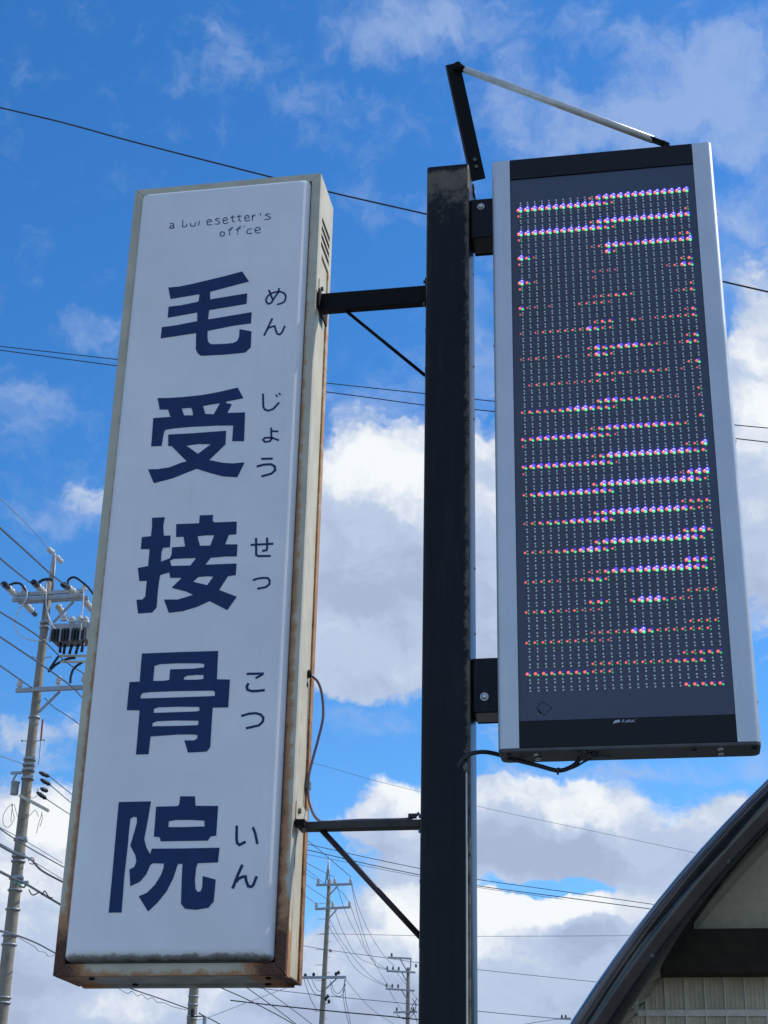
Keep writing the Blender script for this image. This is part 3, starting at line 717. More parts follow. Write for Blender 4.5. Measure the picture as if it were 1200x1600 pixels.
for (px_, py_, nm) in ((794.5, 1175.5, 0), (797.5, 1183, 0), (837.5, 1178, 1), (841, 1184.5, 1), (1126, 1169, 1), (1127, 1176.5, 1), (1085, 1171, 0), (1179, 1164.5, 0), (1179, 1169.5, 0)):
    p = onZ(px_, py_, ZB); p.y = min(max(p.y, LY0+.018), LY1-.014)
    b = new_bm()
    if nm: lathe(b, (p.x, p.y, ZB), (0, 0, -1), [(.0085, 0), (.0085, .003), (.006, .006), (.002, .007)], 14)
    else: cyl(b, (p.x, p.y, ZB-.001), (0, 0, -1), .007, .002, 12)
    obj('base_screw', b, M['steel'] if nm else M['gap'], bp)
for (px_, py_) in ((1119, 300), (1149, 664), (1184, 1075)):
    z = onX(px_, py_, LX1).z; b = new_bm(); lathe(b, (LX1-.001, 4.285, z), (1, 0, 0), [(.008, 0), (.008, .003), (.005, .006), (.002, .007)], 12); obj('side_screw', b, M['brace'], board)
for zz in (4.15, 3.0):
    b = new_bm(); lathe(b, (LX0+.001, 4.26, zz), (-1, 0, 0), [(.008, 0), (.008, .003), (.005, .006), (.002, .007)], 12); obj('side_screw', b, M['brace'], board)
# the sensor mark at the lower left of the board: a small tilted square outline
YF = LY0+.0060
def P2(px_, py_): p = onY(px_, py_, YF); return (p.x, p.z)
bm = new_bm()
for i, (a_, c_) in enumerate((((847, 1096), (862, 1106)), ((862, 1106), (851, 1117.5)), ((851, 1117.5), (838, 1107)), ((838, 1107), (847, 1096)))): stroke(bm, [P2(*a_), P2(*c_)], .0014, YF-.0006-.0001*i, .0008)
stroke(bm, [P2(841, 1109), P2(845, 1115)], .005, YF-.0012, .0009)
obj('square_emblem', bm, M['black'], board)
bm = new_bm(); cyl(bm, (P2(841.5, 1115.5)[0], YF-.0005, P2(841.5, 1115.5)[1]), (0, -1, 0), .0016, .002, 8); obj('status_lamp', bm, M['logo'], board)
# maker's mark on the bottom band
YB = LY0+.0020
def P3(px_, py_): p = onY(940+px_/15, 1110+py_/15, YB-.0005); return (p.x, p.z)
bm = new_bm()
plate_poly(bm, [[P3(*q) for q in ((300, 245), (330, 228), (420, 220), (436, 235), (428, 268), (400, 285), (330, 290), (300, 312), (275, 312), (272, 290))]], YB-.0006, .0008)
obj('maker_emblem', bm, M['logo'], board)
LOGO = [[[(470,282),(518,205),(524,280)],[(488,255),(522,250)]], [[(548,280),(556,278)]], [[(612,240),(580,238),(578,252),(604,262),(596,278),(566,276)]], [[(640,205),(622,275)],[(672,225),(630,245),(662,272)]],
 [[(690,222),(682,262),(700,272),(722,262),(734,220)]], [[(752,215),(744,265),(768,268)]], [[(790,262),(800,262)]], [[(815,185),(812,205)]]]
for lt in LOGO:
    bm = new_bm()
    for i, pts in enumerate(lt): stroke(bm, [P3(*q) for q in pts], .0016, YB-.0006-.0001*i, .0008)
    obj('maker_letter', bm, M['logo'], board)

# LED matrix: 24 columns, 72 rows, each pixel a red, a blue and a green lens
NCOL, NROW = 24, 72
LXA, LXB, LZA, LZB = -.3535, .1780, 4.6440, 2.9915
LV = {}
def setrow(r, s):
    for c, ch in enumerate(s):
        if ch not in ' .': LV[r, c] = int(ch)
ROWS = {0:'          47899999999988887'[:24],1:'9999999999876 3'[:13]+'3',2:'4',4:'          378999999988877 8'.replace(' 8','8')[:24],5:'99999999998763',6:'4',3:' '*23+'4',
 8:'          238976788877 78'.replace('77 78','7778')[:24],9:'862         74',10:'4',7:' '*22+'35',
 12:'          1222      1476',13:'852       1 ',14:'3',11:' '*22+'45',
 16:'          234553     145',17:'621 1   44332',18:'1',15:' '*23+'3',
 20:'          355  52 234445',21:'2 2343334764 3'.replace(' 3','3'),19:' '*22+'25',
 24:'         37667775531 1656'[:24],25:'1232 31  3763',23:' '*22+'46',
 28:'          6545425544 1 24'[:24],29:' 2434322234 3',27:' '*22+'36',
 32:'          67766655321  2 '[:23]+'2',33:'3555567887663',31:' '*23+'4',
 36:'         3677777777653  2'[:24],37:'5677777877652',38:'1',35:' '*23+'5',
 40:'         46899999999 8765'.replace(' ','',0)[:20]+'8765',41:'6777777777762',42:'1',39:' '*21+'438',
 44:'         588999999999863 '[:24],45:'467777787776',43:' '*20+'2788',
 48:'         678999999998 54 2'[:20]+'7542',49:'245666777775',47:' '*20+'4555',
 52:'         67999999999875  '[:23],53:'333356678764',51:' '*20+'6785',
 56:'        2467778998888762 '[:23],57:'43332 13663',55:' '*20+'7773',
 60:'        563  6899544 2  '[:19]+'42',61:'4454424221',59:' '*20+'3334',
 64:'        133337864444443 '[:23],65:'44444343422',63:' '*20+'4444',
 68:'        344444444455553 '[:22],69:'55555555443',67:' '*19+'34555',
 71:' '*19+'55555'}
for r, s in ROWS.items(): setrow(r, s)
def dome(bm, c, r, mi, n=7):
    y = c.y; rings = []
    for (k, h) in ((1.0, 0), (.80, .62), (.27, .98)):
        rings.append([bm.verts.new((c.x+r*k*math.cos(2*math.pi*j/n), y-r*h*1.05-.0005, c.z+r*k*math.sin(2*math.pi*j/n))) for j in range(n)])
    for i in range(2):
        for j in range(n):
            f = bm.faces.new((rings[i][j], rings[i][(j+1) % n], rings[i+1][(j+1) % n], rings[i+1][j])); f.smooth = True; f.material_index = mi
    f = bm.faces.new(rings[2]); f.material_index = 5 if mi >= 4 else mi; f.smooth = True
lb = {'red': new_bm(), 'blue': new_bm(), 'green': new_bm()}
for r in range(NROW):
    for c in range(NCOL):
        x = LXA+(LXB-LXA)*c/(NCOL-1); z = LZA+(LZB-LZA)*r/(NROW-1)
        L = LV.get((r, c), 0)
        jt = lambda: random.uniform(-.0003, .0003)
        for col, dx, dz in (('red', -.0032, .0), ('blue', .0042, .0050), ('green', .0048, -.0042)):
            if col == 'red': k = 0 if L == 0 else (1 if L <= 2 else 2 if L <= 4 else 3 if L <= 6 else 4)
            elif col == 'green': k = 0 if L <= 2 else (1 if L <= 4 else 2 if L <= 5 else 3 if L <= 7 else 4)
            else: k = 0 if L <= 4 else (1 if L <= 5 else 2 if L <= 6 else 3 if L <= 7 else 4)
            rad = .0030 if k == 0 else (.0029, .0033, .0041, .0050)[k-1]
            if col == 'red' and k: rad *= 1.15
            if col == 'blue' and k > 2: rad *= 1.38
            dome(lb[col], Vector((x+dx+jt(), YF, z+dz+jt())), rad, k)
for col in lb:
    b = lb[col]
    o = obj(col+'_led_lamps', b, [LM['off_red'] if col == 'red' else LM['off_clear']]+[LM[col, i] for i in range(4)]+[LM['core']], board); o['kind'] = 'stuff'
    for p in o.data.polygons: p.use_smooth = True

# ------------------------------------------------------------------ cables near the signs
ps = [onY(px_, py_, Y) for (px_, py_, Y) in ((716, 1200, 4.188), (722, 1187, 4.186), (735, 1178, 4.20), (755, 1175, 4.235), (775, 1178, 4.262), (797, 1185, 4.270), (840, 1196, 4.27), (872, 1204, 4.27), (893, 1198, 4.268), (905, 1187, 4.265), (911, 1174, 4.262))]
bm = new_bm(); tube(bm, smoothpts(ps, 5), .0062, 10)
ca = tag(obj('power_cable', bm, M['rubber']), 'thick black cable drooping from the post duct to the underside of the LED board', 'cable')
tag_c = ca
ps = [onY(px_, py_, Y) for (px_, py_, Y) in ((877, 1205, 4.265), (897, 1199, 4.262), (915, 1189, 4.262), (930, 1182, 4.262), (946, 1180, 4.262))]
bm = new_bm(); tube(bm, smoothpts(ps, 5), .0032, 8); obj('spare_lead', bm, M['rubber'], ca)
p = onY(872, 1204, 4.27); bm = new_bm(); tube(bm, [p+Vector((-.0035, 0, .001)), p+Vector((.0035, 0, -.001))], .0085, 10); box(bm, p.x-.003, p.x+.003, p.y-.012, p.y-.006, p.z-.014, p.z+.004, .0008); obj('cable_tie', bm, M['rubber'], ca)
p = onZ(912, 1174, ZB); bm = new_bm(); lathe(bm, (p.x, p.y, ZB+.001), (0, 0, -1), [(.013, 0), (.013, .008), (.010, .010), (.009, .020), (.006, .022)], 8); obj('cable_gland', bm, M['rubber'], ca)
p = onZ(928, 1176, ZB); bm = new_bm(); lathe(bm, (p.x, p.y, ZB+.001), (0, 0, -1), [(.012, 0), (.012, .007), (.009, .009), (.008, .014), (.003, .015)], 8); bar(bm, (p.x+.01, p.y, ZB-.008), (p.x+.045, p.y+.006, ZB-.010), .006, .006, .001); obj('blank_gland', bm, M['rubber'], ca)
p = onY(799, 1187, 4.27); bm = new_bm(); box(bm, p.x-.010, p.x+.006, p.y-.008, p.y+.010, p.z-.004, ZB, .002); obj('cable_clip', bm, M['rubber'], ca)
# grey cable from the grommet down to the lower arm
ps = [onX(px_, py_, X) for (px_, py_, X) in ((484, 1054, -1.018), (488, 1056, -1.005), (497, 1066, -.985), (503, 1088, -.972), (504, 1118, -.972), (498, 1148, -.985), (490, 1180, -1.003), (483, 1210, -1.012), (481, 1228, -1.012), (484, 1250, -1.008), (491, 1272, -.998), (499, 1282, -.985), (508, 1285, -.965))]
base_p = [onY(484, 1054, 4.345), onY(488, 1056.5, 4.35), onY(497, 1066, 4.37), onY(503, 1085, 4.38), onY(505, 1118, 4.385), (onY(499, 1148, 4.385)), onY(489, 1185, 4.38), onY(483, 1210, 4.37), onY(481, 1228, 4.365), onY(483, 1250, 4.36), onY(489, 1270, 4.34), onY(497, 1281, 4.31), onY(508, 1284.5, 4.29), onY(560, 1281.5, 4.285), onY(600, 1281, 4.285), onY(640, 1279, 4.285), onY(655, 1270, 4.285)]
bm = new_bm(); tube(bm, smoothpts(base_p, 5), .0042, 8)
cg = tag(obj('sign_lead', bm, M['cable_grey']), 'thin grey cable looping down the right side of the box sign onto the lower arm', 'cable')
p = onY(481.5, 1227, 4.372); bm = new_bm(); box(bm, p.x-.008, p.x+.006, p.y-.012, p.y+.014, p.z-.012, p.z+.012, .0015); box(bm, p.x-.014, p.x-.008, p.y-.010, p.y+.012, p.z-.018, p.z+.016, .001); obj('cable_saddle', bm, M['arm_grey'], cg)
p = onY(645, 1276, 4.285); bm = new_bm(); box(bm, p.x-.012, p.x+.010, p.y-.01, p.y+.01, p.z-.004, p.z+.007, .001); obj('cable_tie', bm, M['rubber'], cg)

# ------------------------------------------------------------------ arched canopy, lower right
CYF = 5.0
cx_, cz_, RO = None, None, None
pts_ = [onY(px_, py_, CYF) for px_, py_ in ((890,1600),(928,1534),(979,1462),(1019,1417),(1058,1370),(1101,1322),(1143,1274),(1200,1217))]
# circle through first, middle and last point
(ax, az), (bx_, bz_), (cx0, cz0) = [(p.x, p.z) for p in (pts_[0], pts_[3], pts_[-1])]
dd_ = 2*(ax*(bz_-cz0)+bx_*(cz0-az)+cx0*(az-bz_))
cx_ = ((ax*ax+az*az)*(bz_-cz0)+(bx_**2+bz_**2)*(cz0-az)+(cx0**2+cz0**2)*(az-bz_))/dd_
cz_ = ((ax*ax+az*az)*(cx0-bx_)+(bx_**2+bz_**2)*(ax-cx0)+(cx0**2+cz0**2)*(bx_-ax))/dd_
RO = math.hypot(ax-cx_, az-cz_)
print('canopy circle', cx_, cz_, RO)
can = thing('arched_canopy', 'glossy dark arched canopy edge with beige infill and ribbed sheet, bottom right corner', 'canopy', (cx_, CYF, 0))
a0 = math.asin(max(-1, min(1, (0.0-cz_)/RO))) if abs(cz_) < RO else 0
NA = 120
angs = [math.pi-a0 + (a0*2-math.pi)*i/NA for i in range(NA+1)]
def arch(section, name, m, smooth='auto'):
    """section: (inset from the outer radius, y) closed outline"""
    b = new_bm(); rg = []
    for a_ in angs: rg.append([b.verts.new((cx_+(RO-i_)*math.cos(a_), y_, cz_+(RO-i_)*math.sin(a_))) for (i_, y_) in section])
    for i in range(NA):
        n = len(section)
        for k in range(n): b.faces.new((rg[i][k], rg[i][(k+1) % n], rg[i+1][(k+1) % n], rg[i+1][k]))
    b.faces.new(rg[0]); b.faces.new(rg[-1])
    return obj(name, b, m, can, smooth=smooth)
sec = []
for i in range(17):
    t_ = R_(-90+180*i/16); sec.append((.064+.064*math.sin(t_), CYF-.085*math.cos(t_)))
sec += [(.130, CYF+.30), (0, CYF+.30)]
arch(sec, 'arch_beam', M['canopy'])
arch([(0, CYF+.3005), (.0075, CYF+.3005), (.0075, CYF+.34), (0, CYF+.34)], 'roof_flashing', M['canopy'])
arch([(.015, CYF+.3205), (.030, CYF+.3205), (.030, CYF+3.6), (.015, CYF+3.6)], 'roof_skin', M['canopy_in'])
for k_ in range(1, 28):
    a_ = math.pi*(.10+.80*k_/28); bm = new_bm(); c_ = Vector((cx_+(RO-.095)*math.cos(a_), CYF-.0745, cz_+(RO-.095)*math.sin(a_)))
    lathe(bm, c_, (0, -1, 0), [(.0085, -.004), (.008, .002), (.004, .004)], 10); obj('edge_screw', bm, M['arm_grey'], can)
zt1, zt0 = onY(1150, 1452, CYF+.12).z, onY(1150, 1522, CYF+.12).z
rin = RO-.130
def halfw(z): return math.sqrt(max(0, rin*rin-(z-cz_)**2))
bm = new_bm(); h_ = halfw(zt1)
vs_ = []
hb_ = math.sqrt((RO-.035)**2-(zt1-cz_)**2)
box(bm, cx_-hb_, cx_+hb_, CYF+.10, CYF+.19, zt0, zt1, .004); obj('tie_beam', bm, M['canopy_in'], can)
# upper infill sheets, split into panels
npan = 10
hi_ = math.sqrt((RO-.033)**2-(zt1-cz_)**2)
xs_ = [cx_-hi_+2*hi_*i/npan for i in range(npan+1)]
for i in range(npan):
    bm = new_bm(); xa, xb = xs_[i]+.002, xs_[i+1]-.002; top = [(xa+(xb-xa)*j/6) for j in range(7)]
    poly = [(xa, zt1+.0005), (xb, zt1+.0005)] + [(x_, max(zt1+.001, cz_+math.sqrt(max(0, (RO-.032)**2-(x_-cx_)**2)))) for x_ in reversed(top)]
    plate_poly(bm, [poly], CYF+.17, .004); obj('infill_panel', bm, M['infill'], can)
# lower ribbed wall, one strip after another, further back
YR = CYF+.22
x_ = cx_-RO+.10; i = 0
pitch = .062
def ztop(x): return min(zt0+.02, cz_+math.sqrt(max(0, (RO-.07)**2-(x-cx_)**2)))
while x_ < cx_+RO-.15:
    zb = .02
    if ztop(x_+.003) > .3 and ztop(x_+pitch) > .3:
        bm = new_bm(); xs2 = [x_+.0022+(pitch-.0044)*q/4 for q in range(5)]
        plate_poly(bm, [[(xs2[0], zb), (xs2[-1], zb)]+[(q, ztop(q)) for q in reversed(xs2)]], YR, .004)
        for dx in (.018, .031, .044): box(bm, x_+dx, x_+dx+.003, YR-.003, YR-.0002, zb, min(ztop(x_+dx), ztop(x_+dx+.003))-.002)
        o = obj('ribbed_sheet', bm, M['ribbed'], can)
        bm = new_bm(); box(bm, x_-.0022, x_+.0022, YR-.010, YR+.003, zb, min(ztop(x_-.0022), ztop(x_+.0022))-.001, .0006); obj('sheet_rib', bm, M['rib'], can)
    x_ += pitch; i += 1
for z_ in (onY(1100, 1583, YR).z, 1.55, .9):
    bm = new_bm(); hw_ = halfw(z_); box(bm, cx_-hw_, cx_+hw_, YR-.0085, YR-.0035, z_-.010, z_+.010, .001); obj('wall_rail', bm, M['rib'], can)

# ------------------------------------------------------------------ utility poles along the street, x = -14.3
PXL = -14.3
POLE_G = 'concrete utility poles along the street'
WIRES = 'overhead wires along the street'
def insulator(bm, c, axis=(0, 0, 1), k=1.0):
    lathe(bm, c, axis, [(r*k, h*k) for r, h in ((.03, 0), (.03, .03), (.075, .05), (.085, .07), (.05, .10), (.075, .125), (.08, .145), (.045, .175), (.055, .20), (.05, .235), (.02, .25))], 10)
def strain(bm, a, b, k=1.0):
    """string of two porcelain discs between a and b"""
    a = Vector(a); b = Vector(b); d = (b-a); n = 3; L = d.length
    tube(bm, [a, b], .02*k, 6)
    for i in range(n):
        c = a+d*((i+.35)/n); lathe(bm, c, d, [(.03*k, 0), (.075*k, .02*k), (.085*k, .06*k), (.06*k, .10*k), (.03*k, .11*k)], 10)
def make_pole(Y, H, rt, rb, label, x=PXL, lean=0.0):
    t = thing('utility_pole', label, 'utility pole', (x+lean*0, Y, 0), POLE_G)
    b = new_bm(); n = 10
    tube(b, [(x+lean*(i/n), Y, H*i/n) for i in range(n+1)], [rb+(rt-rb)*i/n for i in range(n+1)], 20); obj('pole_shaft', b, M['concrete'], t)
    return t
def band(t, x, Y, z, r, h=.05):
    b = new_bm(); cyl(b, (x, Y, z), (0, 0, 1), r+.012, h, 20); box(b, x+r*.2, x+r+.06, Y-r-.05, Y-r+.0, z-h*.5, z+h*.5, .004); obj('steel_band', b, M['galv'], t)
def crossarm(t, x0_, x1_, Y, z, h=.09, d=.09, tilt=0.0, name='crossarm'):
    b = new_bm(); bar(b, (x0_, Y, z-tilt), (x1_, Y, z+tilt), d, h, .006); return obj(name, b, M['galv'], t)

# pole 1, nearest
Y1 = 33.0
p1 = make_pole(Y1, onY(78, 908, Y1).z, .085, .185, 'nearest concrete utility pole, with switchgear and two crossarms, left edge', x=PXL+.12, lean=-.10)
XP = onY(72, 1000, Y1).x
def q1(px_, py_, dy=0): return onY(px_, py_, Y1+dy)
b = new_bm(); m0 = q1(79, 915); m1 = q1(85, 868)
for dx in (-.05, .05): tube(b, [m0+Vector((dx*1.6, 0, -.3)), m1+Vector((dx*.5, 0, 0))], .022, 6)
tube(b, [m0, m1+Vector((0, 0, .05))], .03, 8); obj('top_bracket', b, M['galv'], p1)
b = new_bm(); strain(b, q1(84, 866)+Vector((0, -.05, .02)), q1(76, 858, -.5), .8); strain(b, q1(87, 868)+Vector((0, .05, 0)), q1(96, 878, .6), .8); obj('top_insulator', b, M['porcelain'], p1)
for yy, zz in ((0, 0), (.0, -.13)):
    a_ = q1(25, 934); c_ = q1(134, 934); b = new_bm(); off = Vector((0, -.16 if yy == 0 else -.16, zz)); z_ = a_.z+zz
    bar(b, (a_.x, Y1-.17, z_), (c_.x, Y1-.17, z_+.02), .08, .09, .005); obj('crossarm', b, M['galv'], p1)
a_ = q1(25, 934); c_ = q1(134, 934); b = new_bm(); bar(b, (a_.x, Y1+.17, a_.z-.05), (c_.x, Y1+.17, a_.z-.03), .08, .09, .005); obj('crossarm', b, M['galv'], p1)
b = new_bm(); bar(b, q1(115, 940), q1(83, 973), .05, .05, .004); obj('arm_brace', b, M['galv'], p1)
# pin insulators and strain strings
for px_, py_ in ((36, 927), (131, 924), (105, 928)):
    b = new_bm(); insulator(b, q1(px_, py_, -.17)+Vector((0, 0, -.02)), k=.85); obj('pin_insulator', b, M['porcelain'], p1)
HV = [(25, 930), (70, 927), (121, 928)]
for (px_, py_), (ex, ey) in zip(HV, ((12, 918), (58, 915), (106, 918))):
    b = new_bm(); strain(b, q1(px_, py_, -.2), q1(ex, ey, -1.1)); o = obj('strain_insulator', b, M['porcelain'], p1)
    e1 = q1(ex, ey, -1.1); b = new_bm(); bar(b, e1, e1+(e1-q1(px_, py_, -.2)).normalized()*.45, .14, .12, .03); obj('clamp_cover', b, M['pvc'], p1)
for (px_, py_), (ex, ey) in zip(((38, 942), (90, 946), (133, 940)), ((50, 955), (99, 960), (143, 952))):
    b = new_bm(); strain(b, q1(px_, py_, .2), q1(ex, ey, 1.1)); obj('strain_insulator', b, M['porcelain'], p1)
    e1 = q1(ex, ey, 1.1); b = new_bm(); bar(b, e1, e1+(e1-q1(px_, py_, .2)).normalized()*.45, .12, .10, .03); obj('clamp_cover', b, M['pvc'], p1)
def lead(pxs, name, m, parent, r=.016, Y=Y1-.3):
    b = new_bm(); tube(b, smoothpts([onY(a, c, Y) for a, c in pxs], 6), r, 6); return obj(name, b, m, parent)
lead([(15, 914), (27, 910), (36, 915), (42, 925), (40, 938), (30, 952), (24, 968), (26, 985), (38, 997), (60, 1001), (80, 997), (92, 993)], 'jumper_lead', M['whitewire'], p1)
lead([(73, 908), (72, 930), (73, 950), (79, 972), (92, 988), (105, 995)], 'jumper_lead', M['whitewire'], p1, .018)
lead([(118, 903), (127, 907), (130, 915), (130, 940), (127, 970), (126, 988)], 'jumper_lead', M['whitewire'], p1, .018)
lead([(15, 914), (24, 911), (33, 913), (41, 924)], 'jumper_loop', M['pvc'], p1, .03)
lead([(58, 914), (65, 907), (75, 905), (82, 907)], 'jumper_loop', M['pvc'], p1, .035)
lead([(106, 916), (107, 906), (115, 902), (124, 906), (138, 918), (147, 930)], 'jumper_loop', M['pvc'], p1, .03)
lead([(92, 1025), (84, 1036), (76, 1049), (88, 1038), (104, 1030), (118, 1028)], 'jumper_loop', M['pvc'], p1, .03)
lead([(128, 1035), (116, 1044), (111, 1056), (110, 1067)], 'jumper_loop', M['pvc'], p1, .03)
# switchgear
b = new_bm(); bar(b, q1(80, 982), q1(146, 980), .10, .20, .01); obj('equipment_arm', b, M['galv'], p1)
SG = q1(115, 1003)
b = new_bm(); box(b, SG.x-.36, SG.x+.52, Y1-.55, Y1-.05, SG.z-.15, SG.z+.15, .04, 3); sg = obj('transformer_case', b, M['arm_grey'], p1)
for i in range(11):
    b = new_bm(); box(b, SG.x-.36+.082*i, SG.x-.325+.082*i, Y1-.63, Y1-.56, SG.z-.20, SG.z+.12, .008); obj('cooling_fin', b, M['galv'] if i % 3 == 0 else M['pvc'], p1)
for px_, py_ in ((105, 997), (118, 996), (131, 996), (100, 971), (113, 974), (125, 973), (134, 974)):
    b = new_bm(); c_ = q1(px_, py_, -.4); lathe(b, c_, (0, -.3, .95), [(r*.8, h*.8) for r, h in ((.05, 0), (.12, .03), (.12, .06), (.07, .09), (.10, .12), (.09, .15), (.05, .19), (.03, .22))], 10); obj('bushing', b, M['porcelain'], p1)
for px_, py_ in ((94, 1012), (101, 1014), (112, 1014), (122, 1014), (130, 1011)):
    b = new_bm(); c_ = q1(px_, py_, -.45); tube(b, [c_+Vector((0, 0, .12)), c_+Vector((random.uniform(-.05, .05), 0, -.12))], .035, 6); obj('fuse_holder', b, M['pvc'], p1)
for py_ in (1025, 1034):
    b = new_bm(); bar(b, q1(94, py_, -.3), q1(137, py_, -.3), .05, .05, .004); obj('equipment_rail', b, M['rib'], p1)
# lower crossarm
b = new_bm(); a_ = q1(25, 1079, -.17); c_ = q1(132, 1074, -.17); bar(b, a_, c_, .08, .10, .005); obj('crossarm', b, M['galv'], p1)
b = new_bm(); bar(b, q1(94, 1080), q1(60, 1113), .05, .05, .004); obj('arm_brace', b, M['galv'], p1)
for px_, py_ in ((30, 1076), (91, 1071), (131, 1068)):
    b = new_bm(); insulator(b, q1(px_, py_, -.17), k=.95); obj('pin_insulator', b, M['porcelain'], p1)
for py_, rr in ((1122, .125), (1187, .133), (1196, .134), (1204, .135), (1217, .136), (1312, .146), (1338, .148), (1346, .149), (1372, .151), (1391, .153), (1421, .156), (1462, .160), (1476, .161), (1559, .170), (1567, .171), (975, .105), (982, .106)):
    c_ = q1(40, py_); zz = c_.z; xx = PXL+.12-.10*zz/p1.children[0].dimensions.z if False else PXL+.12-.10*zz/15.6
    b = new_bm(); cyl(b, (xx, Y1, zz), (0, 0, 1), rr+.012, .035 if py_ not in (1187, 1196, 1204, 1217, 1312, 1338, 1372, 975, 982) else .06, 20)
    if py_ in (1187, 1196, 1204, 1217, 1312, 1338, 1372, 975): box(b, xx+.0, xx+rr+.07, Y1-rr-.05, Y1-rr, zz-.03, zz+.03, .005)
    obj('steel_band', b, M['galv'], p1)
for px_, py_ in ((51, 1028), (80, 1027), (35, 1158), (70, 1157), (29, 1325), (20, 1398), (11, 1474), (1, 1548)):
    c_ = q1(px_, py_, -.05); b = new_bm(); xx = PXL+.12-.10*c_.z/15.6
    tube(b, [(xx, Y1, c_.z), (c_.x, Y1-.08, c_.z)], .011, 6); tube(b, [(c_.x, Y1-.08, c_.z-.02), (c_.x, Y1-.08, c_.z+.02)], .018, 6); obj('step_bolt', b, M['galv'], p1)
lead([(67, 1124), (66, 1132), (65, 1144), (64, 1156)], 'cable_tail', M['redplastic'], p1, .022)
lead([(66, 1130), (62, 1175), (60, 1195)], 'cable_tail', M['wire_far'], p1, .008)
# lamp-like cylinder and its bracket
b = new_bm(); bar(b, q1(17, 1208), q1(38, 1207), .05, .06, .004); bar(b, q1(26, 1209), q1(20, 1220), .04, .04, .004); obj('box_bracket', b, M['galv'], p1)
c_ = q1(23, 1232, -.1); b = new_bm(); lathe(b, c_, (0, 0, 1), [(.06, -.15), (.085, -.145), (.09, -.12), (.09, .12), (.105, .13), (.105, .15), (.07, .17)], 16); obj('cylinder_housing', b, M['galv'], p1)
b = new_bm(); bar(b, q1(31, 1243, -.2), q1(76, 1267, -.2), .10, .07, .01); obj('slant_arm', b, M['rib'], p1)
for (a_, c_) in (((62, 1207), (76, 1213)), ((64, 1218), (78, 1226)), ((58, 1238), (72, 1248)), ((64, 1232), (74, 1236))):
    p_ = q1(*a_, -.2); q_ = q1(*c_, .1); b = new_bm(); tube(b, [p_, (p_+q_)/2, q_], [.03, .05, .03], 6)
    for k_ in range(3): lathe(b, p_+(q_-p_)*(.25+.25*k_), q_-p_, [(.02, 0), (.055, .02), (.02, .05)], 6)
    obj('wire_clamp', b, M['pvc'], p1)
for pl in ([(66, 1268), (64, 1276), (60, 1288), (57, 1302)], [(65, 1270), (66, 1280), (62, 1292)], [(18, 1256), (20, 1268), (22, 1280), (14, 1292), (6, 1289), (5, 1275), (12, 1262), (20, 1256)], [(22, 1256), (30, 1280), (44, 1276), (55, 1266), (60, 1276)], [(20, 1256), (18, 1270), (17, 1285)], [(40, 1243), (52, 1247), (60, 1240), (58, 1232)]):
    lead(pl, 'loose_lead', M['wire'], p1, .006, Y1-.3)
lead([(24, 1376), (30, 1384), (38, 1386), (42, 1378)], 'green_wrap', M['greenwire'], p1, .02)
b = new_bm(); c_ = q1(38, 1378, -.25); box(b, c_.x-.25, c_.x+.08, Y1-.25, Y1-.16, c_.z-.03, c_.z+.03, .01); obj('cable_clamp', b, M['galv'], p1)
lead([(44, 1345), (49, 1340), (53, 1343), (52, 1350), (46, 1349)], 'cable_tail', M['redplastic'], p1, .012)

# pole 2 below the box sign: the arms are hidden behind the sign
Y2 = 47.0
X2 = onY(302, 1560, Y2).x
p2 = make_pole(Y2, 14.6, .10, .19, 'concrete utility pole showing only just below the bottom of the box sign', x=X2)
def q2(px_, py_, dy=0): return onY(px_, py_, Y2+dy)
for py_ in (1557, 1570, 1588, 1592):
    z_ = q2(300, py_).z; b = new_bm(); cyl(b, (X2, Y2, z_), (0, 0, 1), .162, .035, 20); obj('steel_band', b, M['galv'], p2)
b = new_bm(); c_ = q2(301, 1582, -.22); box(b, c_.x-.05, c_.x+.05, Y2-.28, Y2-.15, c_.z-.10, c_.z+.10, .02); obj('splice_box', b, M['pvc'], p2)
b = new_bm(); bar(b, q2(299, 1588, -.2), q2(318, 1588, -.2), .06, .03, .005); obj('side_arm', b, M['pvc'], p2)
b = new_bm(); c_ = q2(320, 1594, -.1); box(b, c_.x-.05, c_.x+.05, Y2-.16, Y2-.02, c_.z-.13, c_.z+.10, .01); obj('junction_box', b, M['galv'], p2)
for z_ in (13.8, 13.0):
    b = new_bm(); bar(b, (X2-.8, Y2-.17, z_), (X2+.8, Y2-.17, z_), .08, .09, .005); obj('crossarm', b, M['galv'], p2)

# pole 3
Y3 = 66.0
X3 = onY(509, 1400, Y3).x; X3b = onY(500.5, 1600, Y3).x
p3 = make_pole(Y3, onY(512, 1375, Y3).z, .085, .17, 'slim concrete utility pole with two insulator crossarms, seen between box sign and post', x=X3b-.12, lean=(X3-X3b)+.26)
def q3(px_, py_, dy=0): return onY(px_, py_, Y3+dy)
b = new_bm(); t_ = q3(513.5, 1346); 
for s2 in (-.10, .10): tube(b, [q3(511.5, 1382)+Vector((s2, 0, 0)), t_], .025, 6)
tube(b, [q3(511.5, 1375), t_+Vector((0, 0, .1))], .03, 6); obj('top_bracket', b, M['galv'], p3)
for (xa, ya, xb, yb, ins) in ((494, 1383, 550, 1381.5, (497, 523, 548)), (492.5, 1420.5, 547.5, 1417.5, (494, 520, 546))):
    b = new_bm(); bar(b, q3(xa, ya, -.14), q3(xb, yb, -.14), .09, .09, .005); obj('crossarm', b, M['galv'], p3)
    for x_ in ins:
        y_ = ya+(yb-ya)*(x_-xa)/(xb-xa)-1.2; b = new_bm(); insulator(b, q3(x_, y_, -.14), k=.95); obj('pin_insulator', b, M['porcelain'], p3)
